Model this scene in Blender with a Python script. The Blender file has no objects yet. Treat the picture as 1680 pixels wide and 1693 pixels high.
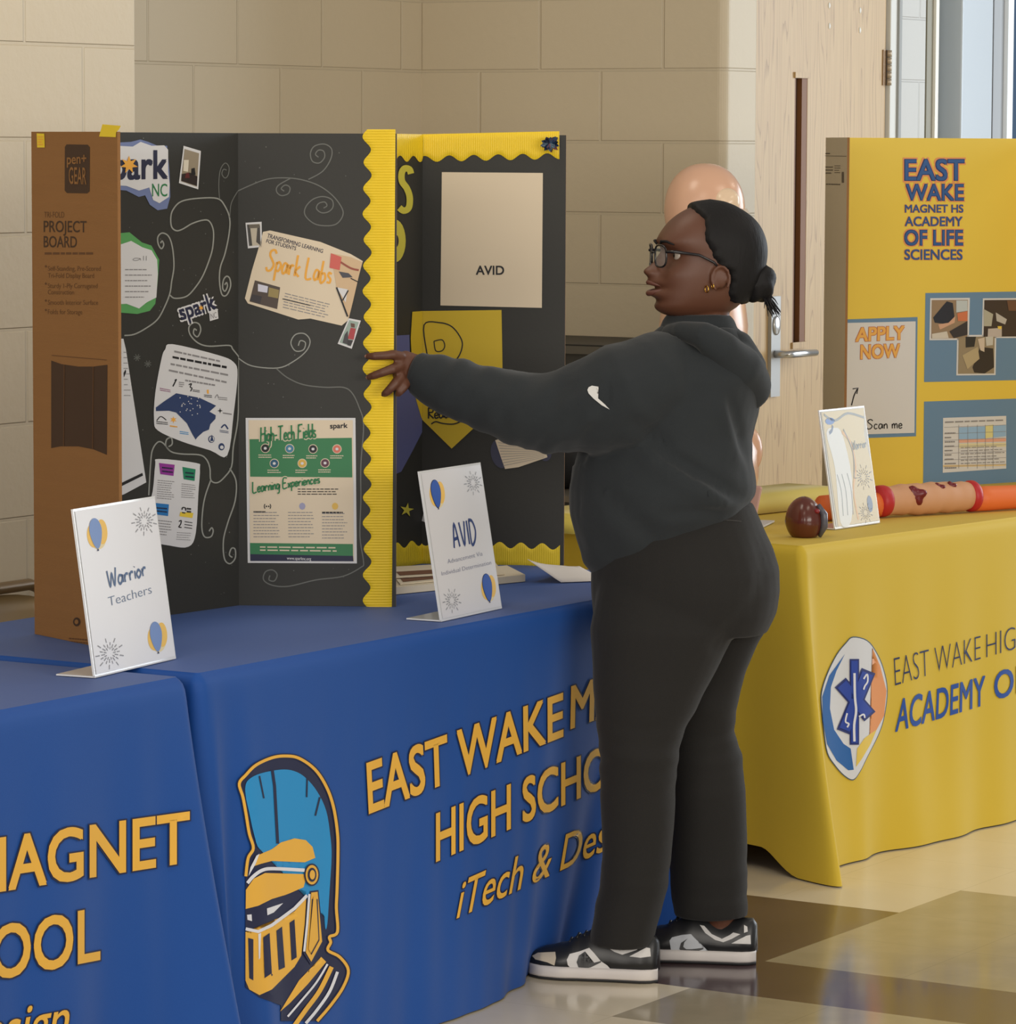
import bpy, bmesh, math, random
from mathutils import Vector, Matrix, noise
from mathutils.bvhtree import BVHTree
random.seed(7)
C = bpy.context.scene.collection
PI = math.pi

# ---------------------------------------------------------------- camera
# room axes: X runs along the tables (left to right, away), Y runs from the viewer's side to the block wall
FPX, PITCH, ROLL, AL, CAMZ = 6630.17, math.radians(5.262), math.radians(.2338), math.radians(31.774), 1.6388
PW, PH = 1680, 1693
RV = Vector((math.sin(AL), -math.cos(AL), 0)); FV = Vector((math.cos(AL), math.sin(AL), 0)); UP = Vector((0, 0, 1))
CAM = Vector((0, 0, CAMZ))
def ray(px, py):
    x = px-PW/2; y = py-PH/2; c, s = math.cos(ROLL), math.sin(ROLL); x, y = c*x+s*y, -s*x+c*y
    cp, sp = math.cos(PITCH), math.sin(PITCH); r = x/FPX; up = -y/FPX
    return RV*r + FV*(cp+up*sp) + UP*(up*cp-sp)
def on_z(px, py, z):
    d = ray(px, py); return CAM + d*((z-CAMZ)/d.z)
def on_y(px, py, Y):
    d = ray(px, py); return CAM + d*(Y/d.y)
def on_x(px, py, X):
    d = ray(px, py); return CAM + d*(X/d.x)
def on_d(px, py, D):
    d = ray(px, py); return CAM + d*(D/d.dot(FV))
def to_px(P):
    q = P-CAM; r = q.dot(RV); fw = q.dot(FV); u = q.z
    cp, sp = math.cos(PITCH), math.sin(PITCH); d = fw*cp-u*sp; up = u*cp+fw*sp
    x = FPX*r/d; y = -FPX*up/d; c, s = math.cos(ROLL), math.sin(ROLL)
    return (PW/2+c*x-s*y, PH/2+s*x+c*y)
cd = bpy.data.cameras.new('camera'); cam = bpy.data.objects.new('camera', cd); C.objects.link(cam)
f0 = ray(PW/2, PH/2).normalized(); rx = (ray(PW/2+50, PH/2)-ray(PW/2, PH/2)).normalized(); uy = rx.cross(f0).normalized()
M = Matrix((rx, uy, -f0)).transposed().to_4x4(); M.translation = CAM
cam.matrix_world = M
cd.sensor_fit = 'HORIZONTAL'; cd.sensor_width = 36; cd.lens = FPX/PW*36; cd.clip_start = .1; cd.clip_end = 100
sc = bpy.context.scene; sc.camera = cam
sc.view_settings.view_transform = 'Standard'; sc.view_settings.look = 'None'; sc.view_settings.gamma = 1
sc.view_settings.exposure = 0.32; sc.view_settings.use_curve_mapping = False

# ---------------------------------------------------------------- light
w = bpy.data.worlds.new('World'); sc.world = w; w.use_nodes = True
bg = w.node_tree.nodes['Background']; bg.inputs[0].default_value = (1.0, .95, .88, 1); bg.inputs[1].default_value = .25
def area(name, loc, target, sx, sy, power, col):
    l = bpy.data.lights.new(name, 'AREA'); l.shape = 'RECTANGLE'; l.size = sx; l.size_y = sy; l.energy = power; l.color = col
    o = bpy.data.objects.new(name, l); C.objects.link(o); o.location = loc
    o.rotation_euler = (Vector(target)-Vector(loc)).to_track_quat('-Z', 'Y').to_euler(); return o
area('window_daylight', (15.0, 1.6, 2.2), (8.2, 4.4, .8), 4.5, 3.0, 200, (.84, .92, 1))
area('hall_windows', (3.0, -5.5, 2.4), (7.0, 4.4, .9), 6.0, 2.4, 255, (1, .94, .85))
area('west_fill', (-3.5, .5, 2.5), (8.0, 4.6, 1.0), 5.0, 2.2, 290, (1, .93, .84))  # added fill to brighten the wall facing it; no known windows there
area('entry_glazing', (12.6, 2.6, 2.0), (11.4, 5.8, 1.5), 1.6, 2.4, 7, (.78, .90, 1))
for i, (x, y) in enumerate(((4.6, 2.6), (7.6, 2.2), (10.4, 2.6), (6.4, 4.6))):
    area('ceiling_panel', (x, y, 3.25), (x, y, 0), 1.2, .6, 9, (1, .88, .72))

# ---------------------------------------------------------------- materials
def lin(c):
    return tuple(((v/255)/12.92 if v/255 <= .04045 else ((v/255+.055)/1.055)**2.4) for v in c)
MATS = {}
def mat(name, rgb, rough=.6, metal=0, bump=0, bscale=200, var=0, vscale=6, spec=.5, sheen=0, trans=0, alpha=1, emit=None, stretch=(1, 1, 1)):
    if name in MATS: return MATS[name]
    m = bpy.data.materials.new(name); m.use_nodes = True; nt = m.node_tree; b = nt.nodes['Principled BSDF']
    col = lin(rgb)+(1,)
    b.inputs['Base Color'].default_value = col; b.inputs['Roughness'].default_value = rough; b.inputs['Metallic'].default_value = metal
    b.inputs['Specular IOR Level'].default_value = spec
    if sheen: b.inputs['Sheen Weight'].default_value = sheen
    if trans: b.inputs['Transmission Weight'].default_value = trans
    if alpha < 1: b.inputs['Alpha'].default_value = alpha
    if bump or var:
        tc = nt.nodes.new('ShaderNodeTexCoord'); mp = nt.nodes.new('ShaderNodeMapping'); mp.inputs['Scale'].default_value = stretch
        nt.links.new(tc.outputs['Object'], mp.inputs[0])
    if bump:
        n = nt.nodes.new('ShaderNodeTexNoise'); n.inputs['Scale'].default_value = bscale; n.inputs['Detail'].default_value = 3
        nt.links.new(mp.outputs[0], n.inputs['Vector'])
        bp = nt.nodes.new('ShaderNodeBump'); bp.inputs['Strength'].default_value = bump; bp.inputs['Distance'].default_value = .002
        nt.links.new(n.outputs['Fac'], bp.inputs['Height']); nt.links.new(bp.outputs[0], b.inputs['Normal'])
    if var:
        n2 = nt.nodes.new('ShaderNodeTexNoise'); n2.inputs['Scale'].default_value = vscale; n2.inputs['Detail'].default_value = 4
        nt.links.new(mp.outputs[0], n2.inputs['Vector'])
        mx = nt.nodes.new('ShaderNodeMix'); mx.data_type = 'RGBA'
        mx.inputs['A'].default_value = tuple(v*(1-var) for v in col[:3])+(1,); mx.inputs['B'].default_value = tuple(min(1, v*(1+var)) for v in col[:3])+(1,)
        nt.links.new(n2.outputs['Fac'], mx.inputs['Factor']); nt.links.new(mx.outputs['Result'], b.inputs['Base Color'])
    MATS[name] = m; return m
def block_mat(name, rgb, axis, off):
    m = bpy.data.materials.new(name); m.use_nodes = True; nt = m.node_tree; N = nt.nodes; L = nt.links; b = N['Principled BSDF']
    tc = N.new('ShaderNodeTexCoord'); sx = N.new('ShaderNodeSeparateXYZ'); L.new(tc.outputs['Object'], sx.inputs[0])
    a = N.new('ShaderNodeMath'); a.operation = 'SUBTRACT'; a.inputs[1].default_value = off; L.new(sx.outputs[axis], a.inputs[0])
    z = N.new('ShaderNodeMath'); z.operation = 'SUBTRACT'; z.inputs[1].default_value = .0165; L.new(sx.outputs[2], z.inputs[0])
    cx = N.new('ShaderNodeCombineXYZ'); L.new(a.outputs[0], cx.inputs[0]); L.new(z.outputs[0], cx.inputs[1])
    br = N.new('ShaderNodeTexBrick'); L.new(cx.outputs[0], br.inputs['Vector'])
    br.inputs['Scale'].default_value = 1; br.inputs['Brick Width'].default_value = .4064; br.inputs['Row Height'].default_value = .2032
    br.inputs['Mortar Size'].default_value = .0052; br.inputs['Mortar Smooth'].default_value = .45
    c = lin(rgb)
    br.inputs['Color1'].default_value = c+(1,); br.inputs['Color2'].default_value = tuple(v*1.03 for v in c)+(1,); br.inputs['Mortar'].default_value = tuple(v*.965 for v in c)+(1,)
    L.new(br.outputs['Color'], b.inputs['Base Color'])
    n = N.new('ShaderNodeTexNoise'); n.inputs['Scale'].default_value = 45; n.inputs['Detail'].default_value = 5; L.new(tc.outputs['Object'], n.inputs['Vector'])
    mm = N.new('ShaderNodeMath'); mm.operation = 'MULTIPLY_ADD'; mm.inputs[1].default_value = -1.0; L.new(br.outputs['Fac'], mm.inputs[0])
    m2 = N.new('ShaderNodeMath'); m2.operation = 'MULTIPLY'; m2.inputs[1].default_value = .32; L.new(n.outputs['Fac'], m2.inputs[0]); L.new(m2.outputs[0], mm.inputs[2])
    bp = N.new('ShaderNodeBump'); bp.inputs['Strength'].default_value = .6; bp.inputs['Distance'].default_value = .005
    L.new(mm.outputs[0], bp.inputs['Height']); L.new(bp.outputs[0], b.inputs['Normal'])
    b.inputs['Roughness'].default_value = .5; b.inputs['Specular IOR Level'].default_value = .35
    return m
def wood_mat():
    m = bpy.data.materials.new('oak_veneer'); m.use_nodes = True; nt = m.node_tree; N = nt.nodes; L = nt.links; b = N['Principled BSDF']
    tc = N.new('ShaderNodeTexCoord'); mp = N.new('ShaderNodeMapping'); L.new(tc.outputs['Object'], mp.inputs[0]); mp.inputs['Scale'].default_value = (9, 9, .55)
    wv = N.new('ShaderNodeTexNoise'); wv.inputs['Scale'].default_value = 1.1; wv.inputs['Detail'].default_value = 2; L.new(mp.outputs[0], wv.inputs['Vector'])
    mu = N.new('ShaderNodeMath'); mu.operation = 'MULTIPLY'; mu.inputs[1].default_value = 17; L.new(wv.outputs['Fac'], mu.inputs[0])
    fr = N.new('ShaderNodeMath'); fr.operation = 'FRACT'; L.new(mu.outputs[0], fr.inputs[0])
    rp = N.new('ShaderNodeValToRGB'); L.new(fr.outputs[0], rp.inputs[0])
    e = rp.color_ramp.elements; e[0].position = 0; e[0].color = lin((164, 132, 90))+(1,); e[1].position = .22; e[1].color = lin((196, 166, 118))+(1,)
    x = e.new(.95); x.color = lin((190, 159, 113))+(1,)
    n = N.new('ShaderNodeTexNoise'); n.inputs['Scale'].default_value = 14; mp2 = N.new('ShaderNodeMapping'); mp2.inputs['Scale'].default_value = (22, 22, .8); L.new(tc.outputs['Object'], mp2.inputs[0]); L.new(mp2.outputs[0], n.inputs['Vector'])
    mx = N.new('ShaderNodeMix'); mx.data_type = 'RGBA'; mx.blend_type = 'MULTIPLY'; mx.inputs['Factor'].default_value = .35
    L.new(rp.outputs[0], mx.inputs['A']); L.new(n.outputs['Fac'], mx.inputs['B']); 
    mr = N.new('ShaderNodeMapRange'); mr.inputs['To Min'].default_value = .7; mr.inputs['To Max'].default_value = 1.15; L.new(n.outputs['Fac'], mr.inputs[0]); L.new(mr.outputs[0], mx.inputs['B'])
    L.new(mx.outputs['Result'], b.inputs['Base Color']); b.inputs['Roughness'].default_value = .42
    return m
def floor_mat():
    T = .3048; TX, TY = 6.4283, 3.747
    m = bpy.data.materials.new('vinyl_tiles'); m.use_nodes = True; nt = m.node_tree; N = nt.nodes; L = nt.links; b = N['Principled BSDF']
    tc = N.new('ShaderNodeTexCoord'); sx = N.new('ShaderNodeSeparateXYZ'); L.new(tc.outputs['Object'], sx.inputs[0])
    def mth(op, a, v=None, c=None):
        n = N.new('ShaderNodeMath'); n.operation = op
        for i, q in enumerate((a, v, c)):
            if q is None: continue
            if isinstance(q, (int, float)): n.inputs[i].default_value = q
            else: L.new(q, n.inputs[i])
        return n.outputs[0]
    u = mth('DIVIDE', mth('SUBTRACT', sx.outputs[0], TX), T); v = mth('DIVIDE', mth('SUBTRACT', sx.outputs[1], TY), T)
    left = mth('GREATER_THAN', v, 0)
    u8 = mth('FLOORED_MODULO', u, 8)
    def between(x, a, c): return mth('MULTIPLY', mth('GREATER_THAN', x, a), mth('LESS_THAN', x, c))
    dark = mth('MAXIMUM', mth('MULTIPLY', left, between(u8, 1, 4)), mth('MULTIPLY', mth('SUBTRACT', 1, left), between(u8, 1, 2)))
    tan = mth('MULTIPLY', mth('SUBTRACT', 1, left), mth('MAXIMUM', between(u8, 0, 1), between(u8, 2, 5)))
    n = N.new('ShaderNodeTexNoise'); n.inputs['Scale'].default_value = 9; n.inputs['Detail'].default_value = 8; L.new(tc.outputs['Object'], n.inputs['Vector'])
    def mix(f, a, c):
        x = N.new('ShaderNodeMix'); x.data_type = 'RGBA'; L.new(f, x.inputs['Factor'])
        for nm, q in (('A', a), ('B', c)):
            if isinstance(q, tuple): x.inputs[nm].default_value = lin(q)+(1,)
            else: L.new(q, x.inputs[nm])
        return x.outputs['Result']
    col = mix(tan, mix(n.outputs['Fac'], (222, 208, 180), (230, 217, 190)), mix(n.outputs['Fac'], (150, 138, 114), (178, 166, 140)))
    col = mix(dark, col, mix(n.outputs['Fac'], (78, 61, 64), (98, 80, 80)))
    fu = mth('FRACT', u); fv = mth('FRACT', v)
    e = mth('MINIMUM', mth('MINIMUM', fu, mth('SUBTRACT', 1, fu)), mth('MINIMUM', fv, mth('SUBTRACT', 1, fv)))
    seam = mth('LESS_THAN', e, .0022)
    x = N.new('ShaderNodeMix'); x.data_type = 'RGBA'; x.blend_type = 'MULTIPLY'; L.new(mth('MULTIPLY', seam, .35), x.inputs['Factor']); L.new(col, x.inputs['A']); x.inputs['B'].default_value = (.3, .27, .22, 1)
    L.new(x.outputs['Result'], b.inputs['Base Color'])
    n3 = N.new('ShaderNodeTexNoise'); n3.inputs['Scale'].default_value = 3.5; n3.inputs['Detail'].default_value = 4; L.new(tc.outputs['Object'], n3.inputs['Vector'])
    mr = N.new('ShaderNodeMapRange'); mr.inputs['To Min'].default_value = .07; mr.inputs['To Max'].default_value = .2; L.new(n3.outputs['Fac'], mr.inputs[0]); L.new(mr.outputs[0], b.inputs['Roughness'])
    bp = N.new('ShaderNodeBump'); bp.inputs['Strength'].default_value = .06; bp.inputs['Distance'].default_value = .01; L.new(n3.outputs['Fac'], bp.inputs['Height']); L.new(bp.outputs[0], b.inputs['Normal'])
    b.inputs['Specular IOR Level'].default_value = .55
    return m

# ---------------------------------------------------------------- mesh builder
def tag(o, label=None, cat=None, group=None, kind=None):
    if label: o['label'] = label
    if cat: o['category'] = cat
    if group: o['group'] = group
    if kind: o['kind'] = kind
    return o
def empty(name, loc, label, cat, rot=0, group=None):
    o = bpy.data.objects.new(name, None); C.objects.link(o); o.location = loc; o.rotation_euler = (0, 0, rot); o.empty_display_size = .1
    return tag(o, label, cat, group)
class MB:
    def __init__(s): s.v = []; s.f = []; s.m = []; s.s = []; s.mats = []
    def mi(s, m):
        if m not in s.mats: s.mats.append(m)
        return s.mats.index(m)
    def add(s, verts, faces, m, smooth=False):
        k = len(s.v); i = s.mi(m); s.v += [tuple(v) for v in verts]
        for f in faces: s.f.append([a+k for a in f]); s.m.append(i); s.s.append(smooth)
    def box(s, lo, hi, m, fr=None):
        x0, y0, z0 = lo; x1, y1, z1 = hi
        vs = [Vector(p) for p in ((x0, y0, z0), (x1, y0, z0), (x1, y1, z0), (x0, y1, z0), (x0, y0, z1), (x1, y0, z1), (x1, y1, z1), (x0, y1, z1))]
        if fr: vs = [fr @ v for v in vs]
        s.add(vs, [(0, 3, 2, 1), (4, 5, 6, 7), (0, 1, 5, 4), (1, 2, 6, 5), (2, 3, 7, 6), (3, 0, 4, 7)], m)
    def loft(s, rings, m, smooth=True, cap=True, closed=False):
        n = len(rings[0]); vs = [p for r in rings for p in r]; fs = []
        R = len(rings)
        for i in range(R if closed else R-1):
            for j in range(n): fs.append((i*n+j, i*n+(j+1) % n, ((i+1) % R)*n+(j+1) % n, ((i+1) % R)*n+j))
        if cap and not closed: fs.append(tuple(range(n-1, -1, -1))); fs.append(tuple(range((R-1)*n, R*n)))
        s.add(vs, fs, m, smooth)
    def tube(s, pts, rad, m, n=10, closed=False, flat=1, ref=None):
        pts = [Vector(p) for p in pts]; L = len(pts); rings = []
        if not isinstance(rad, (list, tuple)): rad = [rad]*L
        prev = None
        for i, p in enumerate(pts):
            a = pts[(i-1) % L] if (closed or i > 0) else p; b = pts[(i+1) % L] if (closed or i < L-1) else p
            t = (b-a).normalized()
            if prev is None:
                q = ref if ref else (Vector((0, 0, 1)) if abs(t.z) < .9 else Vector((1, 0, 0))); u = (q-t*q.dot(t)).normalized()
            else: u = (prev-t*prev.dot(t)).normalized()
            prev = u; v = t.cross(u)
            rings.append([p+u*(rad[i]*math.cos(2*PI*k/n))+v*(rad[i]*flat*math.sin(2*PI*k/n)) for k in range(n)])
        s.loft(rings, m, True, True, closed)
    def ball(s, c, r, m, ax=None, nu=20, nv=12, fn=None):
        c = Vector(c); r = r if isinstance(r, (list, tuple)) else (r, r, r)
        ax = ax or (Vector((1, 0, 0)), Vector((0, 1, 0)), Vector((0, 0, 1)))
        rings = []
        for i in range(nv+1):
            t = PI*(i+.02)/(nv+.04); ring = []
            for j in range(nu):
                p = 2*PI*j/nu; d = Vector((math.sin(t)*math.cos(p), math.sin(t)*math.sin(p), math.cos(t)))
                k = fn(d) if fn else 1
                ring.append(c+ax[0]*(d.x*r[0]*k)+ax[1]*(d.y*r[1]*k)+ax[2]*(d.z*r[2]*k))
            rings.append(ring)
        s.loft(rings[::-1], m)
    def mesh(s, name):
        me = bpy.data.meshes.new(name); me.from_pydata(s.v, [], s.f)
        for m in s.mats: me.materials.append(m)
        me.polygons.foreach_set('material_index', s.m); me.polygons.foreach_set('use_smooth', s.s); me.update(); return me
    def build(s, name, parent=None, label=None):
        o = bpy.data.objects.new(name, s.mesh(name)); C.objects.link(o)
        if parent: o.parent = parent; o.matrix_parent_inverse = parent_inv(parent)
        if label: o['label'] = label
        return o
def parent_inv(p):
    return Matrix.LocRotScale(p.location, p.rotation_euler, p.scale).inverted() if p.parent is None else Matrix.Identity(4)
def bevel(o, wd=.004, seg=2):
    b = o.modifiers.new('bevel', 'BEVEL'); b.width = wd; b.segments = seg; b.limit_method = 'ANGLE'; b.angle_limit = math.radians(40); return o
def remesh(mb, name, voxel, smooth=6, m=None, post=None):
    o = bpy.data.objects.new('tmp', mb.mesh('tmp')); C.objects.link(o)
    r = o.modifiers.new('r', 'REMESH'); r.mode = 'VOXEL'; r.voxel_size = voxel; r.use_smooth_shade = True
    if smooth: s = o.modifiers.new('s', 'SMOOTH'); s.factor = .5; s.iterations = smooth
    dg = bpy.context.evaluated_depsgraph_get(); ev = o.evaluated_get(dg); me = bpy.data.meshes.new_from_object(ev)
    bpy.data.objects.remove(o); me.name = name; me.materials.clear()
    if m: me.materials.append(m)
    if post:
        for v in me.vertices: v.co = post(v.co.copy(), v.normal.copy())
    for p in me.polygons: p.use_smooth = True; p.material_index = 0
    me.update(); return me

# ---------------------------------------------------------------- 2D shapes traced on a surface that stands in the room
_tc = {}
def glyphs(txt, offset=0.0):
    k = (txt, round(offset, 4))
    if k in _tc: return _tc[k]
    cu = bpy.data.curves.new('t', 'FONT'); cu.body = txt; cu.size = 1; cu.offset = offset; cu.resolution_u = 4; cu.fill_mode = 'FRONT'
    o = bpy.data.objects.new('t', cu); C.objects.link(o); dg = bpy.context.evaluated_depsgraph_get(); me = bpy.data.meshes.new_from_object(o.evaluated_get(dg))
    vs = [(v.co.x, v.co.y) for v in me.vertices]; fs = [tuple(p.vertices) for p in me.polygons]
    bpy.data.objects.remove(o); bpy.data.meshes.remove(me); bpy.data.curves.remove(cu)
    _tc[k] = (vs, fs); return vs, fs
_cap = [None]
def capheight():
    if _cap[0] is None: vs, _ = glyphs('H'); _cap[0] = max(v[1] for v in vs)
    return _cap[0]
STROKES = {
 'S': [[(.5, .85), (.35, 1), (.12, .92), (.1, .72), (.3, .52), (.45, .3), (.32, .05), (.1, 0), (0, .15)]],
 'p': [[(0, .48), (.03, -.4)], [(.02, .38), (.15, .5), (.3, .35), (.2, .08), (.03, .1)]],
 'a': [[(.3, .45), (.1, .5), (0, .2), (.1, 0), (.25, .15), (.31, .47), (.34, .03)]],
 'r': [[(0, .48), (.03, 0)], [(.02, .28), (.12, .48), (.26, .44)]],
 'k': [[(0, 1), (.02, 0)], [(.28, .5), (.03, .22), (.3, 0)]],
 'L': [[(0, 1), (.03, .02), (.42, .04)]], 'b': [[(0, 1), (.01, 0), (.2, 0), (.3, .2), (.2, .42), (.02, .35)]],
 's': [[(.25, .45), (.08, .5), (.04, .34), (.22, .2), (.2, .02), (0, .03)]],
 'H': [[(.02, 1), (0, 0)], [(.42, 1.02), (.4, 0)], [(0, .5), (.42, .55)]],
 'i': [[(.03, .48), (.03, 0)], [(.03, .7), (.04, .74)]], 'g': [[(.28, .45), (.1, .5), (0, .2), (.12, .02), (.27, .2), (.3, .46), (.28, -.3), (.1, -.4)]],
 'h': [[(0, 1), (.02, 0)], [(.02, .3), (.15, .5), (.26, .4), (.28, 0)]], '-': [[(0, .35), (.25, .37)]],
 'T': [[(0, .97), (.5, 1)], [(.25, .98), (.24, 0)]], 'e': [[(.02, .25), (.28, .3), (.2, .5), (.04, .4), (.03, .1), (.15, 0), (.3, .1)]],
 'c': [[(.28, .42), (.12, .5), (.01, .25), (.1, 0), (.28, .08)]], 'F': [[(.03, 1), (0, 0)], [(.03, .98), (.42, 1)], [(.02, .52), (.3, .54)]],
 'l': [[(.02, 1), (.02, .02)]], 'd': [[(.28, .42), (.1, .5), (0, .2), (.1, 0), (.27, .2)], [(.3, 1), (.3, 0)]],
 'n': [[(0, .48), (.02, 0)], [(.02, .3), (.14, .5), (.25, .4), (.28, 0)]], 'E': [[(.4, 1), (.02, .98), (0, 0), (.42, .02)], [(.02, .5), (.3, .53)]],
 'x': [[(0, .48), (.28, 0)], [(.28, .48), (0, 0)]], 'W': [[(0, 1), (.12, 0), (.3, .8), (.42, 0), (.6, 1.05)]], 'o': [[(.15, .5), (0, .25), (.13, 0), (.3, .25), (.15, .5)]],
 'A': [[(0, 0), (.22, 1), (.42, 0)], [(.08, .35), (.36, .38)]], 'V': [[(0, 1), (.2, 0), (.38, 1)]], 'I': [[(.02, 1), (.02, 0)]],
 'D': [[(.02, 1), (0, 0), (.25, .08), (.4, .5), (.25, .92), (.0, 1)]], 'R': [[(.02, 1), (0, 0)], [(0, .98), (.3, .9), (.32, .6), (.02, .5), (.38, 0)]],
 'm': [[(0, .48), (.02, 0)], [(.02, .3), (.12, .5), (.2, .4), (.22, 0)], [(.22, .3), (.32, .5), (.42, .4), (.44, 0)]],
 'N': [[(0, 0), (.02, 1), (.38, 0), (.4, 1)]], 'C': [[(.4, .85), (.2, 1), (.0, .5), (.15, 0), (.4, .1)]],
 'w': [[(0, .48), (.08, 0), (.18, .4), (.27, 0), (.38, .5)]], 'u': [[(0, .48), (.03, .05), (.2, .02), (.28, .48), (.3, 0)]], 't': [[(.12, .9), (.1, .1), (.22, 0)], [(0, .5), (.26, .52)]]}
def smooth_pts(p, n=5, closed=False):
    if len(p) < 3: return list(p)
    o = []; L = len(p)
    for i in range(L if closed else L-1):
        g = lambda k: Vector(p[k % L]) if closed else Vector(p[min(max(k, 0), L-1)])
        a, b, c, d = g(i-1), g(i), g(i+1), g(i+2)
        for k in range(n):
            t = k/n; o.append(tuple(.5*((2*b)+(c-a)*t+(2*a-5*b+4*c-d)*t*t+(3*b-a-3*c+d)*t**3)))
    if not closed: o.append(tuple(p[-1]))
    return o
class Flat:
    """shapes drawn in photograph survey coordinates and laid on a real surface"""
    def __init__(s, mb, surf, T=(0, 0, 1), step=None, gap=.0006): s.mb = mb; s.surf = surf; s.T = T; s.step = step; s.gap = gap
    def at(s, T): return Flat(s.mb, s.surf, T, s.step, s.gap)
    def q(s, p): return (s.T[0]+p[0]/s.T[2], s.T[1]+p[1]/s.T[2])
    def emit(s, pts, faces, m, layer):
        if s.step:
            bm = bmesh.new(); bv = [bm.verts.new((x, y, 0)) for x, y in pts]
            for f in faces:
                try: bm.faces.new([bv[i] for i in f])
                except ValueError: pass
            xs = [p[0] for p in pts]; ys = [p[1] for p in pts]
            bmesh.ops.triangulate(bm, faces=bm.faces[:])
            for ax, lo, hi in ((0, min(xs), max(xs)), (1, min(ys), max(ys))):
                k = math.floor(lo/s.step)+1
                while k*s.step < hi:
                    co = [0, 0, 0]; co[ax] = k*s.step; no = [0, 0, 0]; no[ax] = 1
                    bmesh.ops.bisect_plane(bm, geom=bm.verts[:]+bm.edges[:]+bm.faces[:], plane_co=co, plane_no=no); k += 1
            bm.verts.index_update(); pts = [(v.co.x, v.co.y) for v in bm.verts]; faces = [[v.index for v in f.verts] for f in bm.faces]; bm.free()
        P = [s.surf(x, y, s.gap*layer) for x, y in pts]
        ok = [f for f in faces if all(P[i] is not None for i in f)]
        P = [p if p is not None else Vector((0, 0, -9)) for p in P]
        used = sorted({i for f in ok for i in f}); mp = {i: k for k, i in enumerate(used)}
        s.mb.add([P[i] for i in used], [[mp[i] for i in f] for f in ok], m, bool(s.step))
    def poly(s, pts, m, layer=1, smooth=False):
        if smooth: pts = smooth_pts(pts, 4, True)
        s.emit([s.q(p) for p in pts], [list(range(len(pts)))], m, layer)
    def ell(s, c, rx, ry, m, layer=1, n=24, rot=0):
        s.poly([(c[0]+rx*math.cos(t)*math.cos(rot)-ry*math.sin(t)*math.sin(rot), c[1]+rx*math.cos(t)*math.sin(rot)+ry*math.sin(t)*math.cos(rot)) for t in [2*PI*i/n for i in range(n)]], m, layer)
    def stroke(s, pts, wd, m, layer=1, smooth=True, closed=False, taper=False):
        if smooth: pts = smooth_pts(pts, 5, closed)
        P = [Vector(s.q(p)) for p in pts]; wd = wd/s.T[2]/2; L = len(P); a = []; b = []
        for i, p in enumerate(P):
            u = P[(i-1) % L] if (closed or i) else p; v = P[(i+1) % L] if (closed or i < L-1) else p
            d = v-u
            d = d.normalized() if d.length > 1e-9 else Vector((1, 0))
            n = Vector((-d.y, d.x))*wd*((.35+.65*math.sin(PI*i/(L-1))) if taper else 1); a.append(tuple(p+n)); b.append(tuple(p-n))
        pts2 = a+b; fs = [(i, (i+1) % L, L+(i+1) % L, L+i) for i in range(L if closed else L-1)]
        s.emit(pts2, fs, m, layer)
    def dot(s, p, r, m, layer=1): s.ell(p, r, r, m, layer, 6)
    def quadmap(s, quad):
        BL, BR, TR, TL = [Vector(q) for q in quad]
        return lambda a, b: tuple((BL*(1-a)+BR*a)*(1-b)+(TL*(1-a)+TR*a)*b)
    def text(s, txt, quad, m, layer=1, offset=0.0, outline=None, ow=.03):
        vs, _ = glyphs(txt); x0 = min(v[0] for v in vs); x1 = max(v[0] for v in vs); h = capheight(); f = s.quadmap(quad)
        for mm, of, ly in (((outline, offset+ow, layer),) if outline else ())+((m, offset, layer+(1 if outline else 0)),):
            if of <= .003:
                sets = [(glyphs(txt, of), 0, 0)]
            else:   # heavier weight: the same letters laid down four times, a little apart
                o2 = of*.72; sets = [(glyphs(txt), dx*o2, dy*o2) for dx, dy in ((-1, -1), (1, -1), (1, 1), (-1, 1))]
            for i, ((v2, fs), dx, dy) in enumerate(sets):
                s.emit([s.q(f((x+dx-x0)/(x1-x0), (y+dy)/h)) for x, y in v2], fs, mm, ly+.04*i)
    def script(s, txt, quad, wd, m, layer=1, gapx=.1):
        x = 0; items = []
        for ch in txt:
            if ch == ' ': x += .3; continue
            st = STROKES[ch]; wmax = max(p[0] for q in st for p in q)
            items.append((x, st)); x += wmax+gapx
        W = x-gapx; f = s.quadmap(quad)
        for x0, st in items:
            for q in st: s.stroke([f((x0+p[0])/W, p[1]) for p in q], wd, m, layer)
    def lines(s, quad, n, m, layer=1, fill=.45, rag=.25, seed=1, words=True):
        """rows of print too small to read"""
        r = random.Random(seed); f = s.quadmap(quad)
        for i in range(n):
            b = 1-(i+.5)/n; h = fill/n/2; x = 0.0; end = 1-r.random()*rag
            while x < end-.02:
                wl = min(r.uniform(.06, .16) if words else 1, end-x)
                s.poly([f(x, b-h), f(x+wl, b-h), f(x+wl, b+h), f(x, b+h)], m, layer); x += wl+.022
def plane_surf(A, B, flip=False):
    A = Vector(A).to_3d() if len(A) == 3 else Vector((A[0], A[1], 0)); B = Vector((B[0], B[1], 0)); e = (B-A); e.z = 0; e.normalize(); n = Vector((e.y, -e.x, 0))
    if n.dot(CAM-A) < 0: n = -n
    def f(px, py, off):
        d = ray(px, py); t = (A-CAM).dot(n)/d.dot(n); return CAM+d*t+n*off
    return f
def tilt_surf(O, n):
    def f(px, py, off):
        d = ray(px, py); t = (O-CAM).dot(n)/d.dot(n); return CAM+d*t+n*off
    return f
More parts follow.
